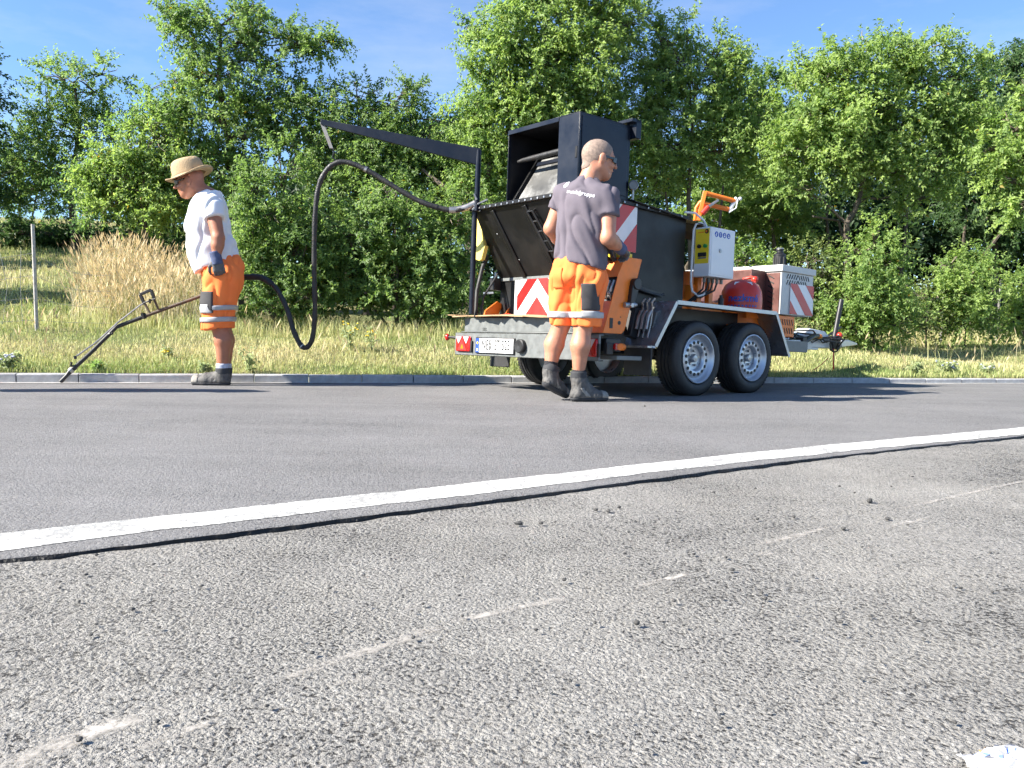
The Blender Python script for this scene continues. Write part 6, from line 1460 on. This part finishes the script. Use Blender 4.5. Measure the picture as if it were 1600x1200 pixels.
# ================================================================== fence, weeds, litter
fence = empty('wire_fence', (at(57, 510, 9.5).x, 9.5, float(terrain_z(at(57, 510, 9.5).x, 9.5))), 'wire fence on thin weathered posts along the foot of the bank and shrubs', 'fence'); fl = fence.location.copy()
FP = []
for px, d, h_, ln in ((-260, 8.4, 1.2, 0), (57, 9.5, 1.2, -.02), (648, 12.1, 1.0, .11), (1467, 13.3, 1.05, .0), (1553, 13.7, 1.05, .02), (1730, 14.4, 1.1, 0)):
    x = (px - 800) / FPX * d; z = float(terrain_z(x, d)); FP.append((Vector((x, d, z)), h_, ln))
    m = MB(); r_ = .022 if px != 650 else .03; m.tube([(x - fl.x, d - fl.y, z - .15 - fl.z), (x + ln*.5 - fl.x, d - fl.y, z + h_*.5 - fl.z), (x + ln - fl.x, d - fl.y, z + h_ - fl.z)], [r_, r_*.95, r_*.9], 8); m.build('post', M_['post_pale' if px < 100 else 'post'], fence)
for k in range(4):
    m = MB()
    for (a, b) in ((FP[0], FP[1]), (FP[1], (FP[1][0].lerp(FP[2][0], .16), .9, 0))):
        P = []
        for i in range(13):
            t = i / 12; p = a[0].lerp(b[0], t); hh = (.10 + .21*k) * (a[1]*(1-t) + b[1]*t) / 1.0
            g_ = float(terrain_z(p.x, p.y)); P.append((p.x + (a[2]*(1-t)+b[2]*t)*hh - fl.x, p.y - fl.y, g_*.5 + p.z*.5 + hh*(1 - .12*math.sin(math.pi*t)) - fl.z))
        m.tube(P, .0022, 4, caps=False)
    m.build('wire', M_['wire'], fence)
m = MB(); a, b = FP[0], FP[2]
for seg in ((FP[0], FP[1]),):
    for i in range(1, 12):
        t = i / 12; p = seg[0][0].lerp(seg[1][0], t); s_ = .05 * math.sin(i * 2.3); m.tube([(p.x - fl.x + s_, p.y - fl.y, p.z + .08 - fl.z), (p.x - fl.x - s_*.5, p.y - fl.y, p.z + .5 - fl.z), (p.x - fl.x + s_*1.4, p.y - fl.y, p.z + .93 - fl.z)], .003, 4, caps=False)
m.build('stay_wires', M_['wire'], fence)['kind'] = 'stuff'

# weeds at the kerb, some in flower
def weed(px, q, h_, n, seed, label, flower=None, pal=((.2, .25, .12), (.38, .43, .24)), sp=.5):
    rng = np.random.default_rng(seed); xr = (px - 800) / FPX
    y = (K0 + q * KN) / (1 - KS * xr); x = xr * y; z = float(terrain_z(x, y)); root = empty('weed', (x, y, z), label, 'weed', 'weeds on the verge')
    cs, outs, st = [], [], MB(); tips = []
    for k in range(n):
        a = rng.uniform(0, 6.28); l_ = h_ * rng.uniform(.6, 1.1); tip = np.array([math.cos(a)*l_*sp, math.sin(a)*l_*sp, l_])
        st.tube([(0, 0, 0), tuple(tip*.5 + np.array([0, 0, l_*.1])), tuple(tip)], [.004, .003, .0015], 4); tips.append(tip)
        for t in np.linspace(.2, 1, 5): cs.append(tip*t); outs.append(tip/np.linalg.norm(tip))
    st.build('stems', M_['leafstem'], root)
    V, F, col = leaves(np.array(cs), np.array(outs), .035, rng, 2, 4, (.02, .06), pal, up=.2); np_mesh('foliage', V, F, M_['leaf'], root, cols=col)
    if flower:
        fm = MB()
        for t in tips:
            for k in range(3): p = t * rng.uniform(.85, 1.08) + rng.normal(0, .012, 3); fm.ball(p, .011, 4, (1.2, 1.2, .6))
        fm.build('flower_heads', M_[flower], root)['kind'] = 'stuff'
M_['leafstem'] = mat('weed_stem', (.10, .13, .05), .8)
M_['flower_yellow'] = mat('yellow_petals', (.75, .52, .03), .7); M_['flower_pale'] = mat('pale_blue_petals', (.5, .52, .66), .7)
weed(388, .22, .2, 5, 2, 'tall grey-green weed right of the boot by the kerb', sp=.3)
weed(318, .2, .07, 7, 3, 'low leafy weed in front of the toe of the boot')
weed(150, .2, .06, 7, 5, 'small dark green weed behind the lance nozzle', pal=((.14, .22, .07), (.28, .38, .14)))
weed(8, .22, .13, 8, 6, 'weed with pale flowers at the left edge', 'flower_pale'); weed(545, 1.7, .28, 5, 7, 'tallest weed with yellow flowers in front of the shrub', 'flower_yellow', sp=.25); weed(580, 1.75, .22, 4, 8, 'shorter weed with yellow flowers nearer the trailer', 'flower_yellow', sp=.3)
weed(262, 1.2, .08, 4, 9, 'tiny yellow-flowered weed left of the legs', 'flower_yellow'); weed(1480, .35, .12, 9, 10, 'weed with pale blue flowers right of the drawbar', 'flower_pale', sp=.8); weed(1430, .3, .12, 10, 11, 'bushy green weed by the kerb at the right'); weed(1540, .4, .09, 7, 12, 'low weed with pale flowers nearest the right edge', 'flower_pale', sp=.8)

# crumbs of asphalt
cr = MB(); rr = random.Random(9)
def crumb(px, py, s):
    p = on_ground(px, py); k = len(cr.v); a = rr.uniform(0, 6)
    cr.ball((0, 0, 0), s, 4, (rr.uniform(.9, 1.5), rr.uniform(.8, 1.2), rr.uniform(.5, .8)))
    for i in range(k, len(cr.v)):
        v = cr.v[i]; f_ = 1 + .8*noise.noise(Vector((v[0]*90 + px, v[1]*90, v[2]*90))); x, y = v[0]*f_, v[1]*f_; cr.v[i] = (p.x + x*math.cos(a) - y*math.sin(a), p.y + x*math.sin(a) + y*math.cos(a), max(-.004, v[2]*f_ + s*.25))
for px, py, s in [(1007, 635, .012), (870, 742, .009), (930, 797, .010), (950, 799, .013), (968, 793, .008), (810, 818, .014), (845, 818, .009), (868, 816, .007), (1358, 783, .014), (1392, 760, .007), (1388, 811, .010), (1318, 826, .009), (1240, 808, .010), (1183, 811, .008), (1115, 770, .008), (1180, 764, .007), (1142, 891, .009), (1083, 866, .007), (1270, 900, .006), (880, 906, .008), (995, 974, .009), (1340, 1185, .006), (245, 1128, .006), (125, 1155, .008), (1335, 770, .006), (1425, 745, .006), (1045, 710, .006), (660, 650, .006), (120, 835, .006), (325, 835, .007)]: crumb(px, py, s * .62)
for k in range(150): crumb(rr.uniform(0, 1600), rr.choice([rr.uniform(700, 1190), rr.uniform(840, 1000)]), rr.uniform(.0015, .004))
tag(cr.build('asphalt_crumbs', M_['crumb']), 'loose dark asphalt crumbs scattered over the near pavement', 'crumbs', kind='stuff')

# crumpled paper at the bottom right corner
p0 = on_ground(1592, 1216); lit = empty('paper_litter', p0, 'crumpled white printed paper in the bottom right corner', 'paper')
V, F = [], []; nn = 16; r5 = random.Random(5)
for j in range(nn + 1):
    for i in range(nn + 1):
        u, v = i/nn - .5, j/nn - .5; w = 1 - abs(noise.noise(Vector((u*5, v*5, 1.3))))*2.4 + .5*(1 - abs(noise.noise(Vector((u*11, v*11, 4))))*2.4)
        V.append((u*.115 + .010*noise.noise(Vector((v*9, 2, u*4))), v*.085 + .010*noise.noise(Vector((u*9, 7, v*4))), .004 + max(0, .011*w) + .012*(1 - 3*u*u - 3*v*v)))
F = [(j*(nn+1)+i, j*(nn+1)+i+1, (j+1)*(nn+1)+i+1, (j+1)*(nn+1)+i) for j in range(nn) for i in range(nn)]
m = MB(); m.add(V, F); pp = m.build('paper_sheet', M_['paper'], lit, smooth_ang=8); pp.modifiers.new('thickness', 'SOLIDIFY').thickness = .0008
def patch(cells, mt, name):
    m = MB(); fs = [(j*(nn+1)+i, j*(nn+1)+i+1, (j+1)*(nn+1)+i+1, (j+1)*(nn+1)+i) for (i, j) in cells]; ids = sorted({k for f in fs for k in f}); mp = {k: n for n, k in enumerate(ids)}
    m.add([(V[k][0], V[k][1], V[k][2] + .0009) for k in ids], [tuple(mp[k] for k in f) for f in fs]); m.build(name, M_[mt], lit, smooth_ang=25)
M_['print_blue'] = mat('pale_blue_print', (.25, .36, .75), .7); M_['print_orange'] = mat('pale_orange_print', (.75, .42, .10), .7)
patch([(2, 11), (3, 11), (4, 12), (4, 11), (5, 10), (8, 13), (8, 12), (9, 13), (1, 9), (2, 9)], 'print_blue', 'blue_print'); patch([(13, 10), (14, 10), (14, 9), (13, 9), (14, 11), (4, 15), (5, 15)], 'print_orange', 'orange_print')
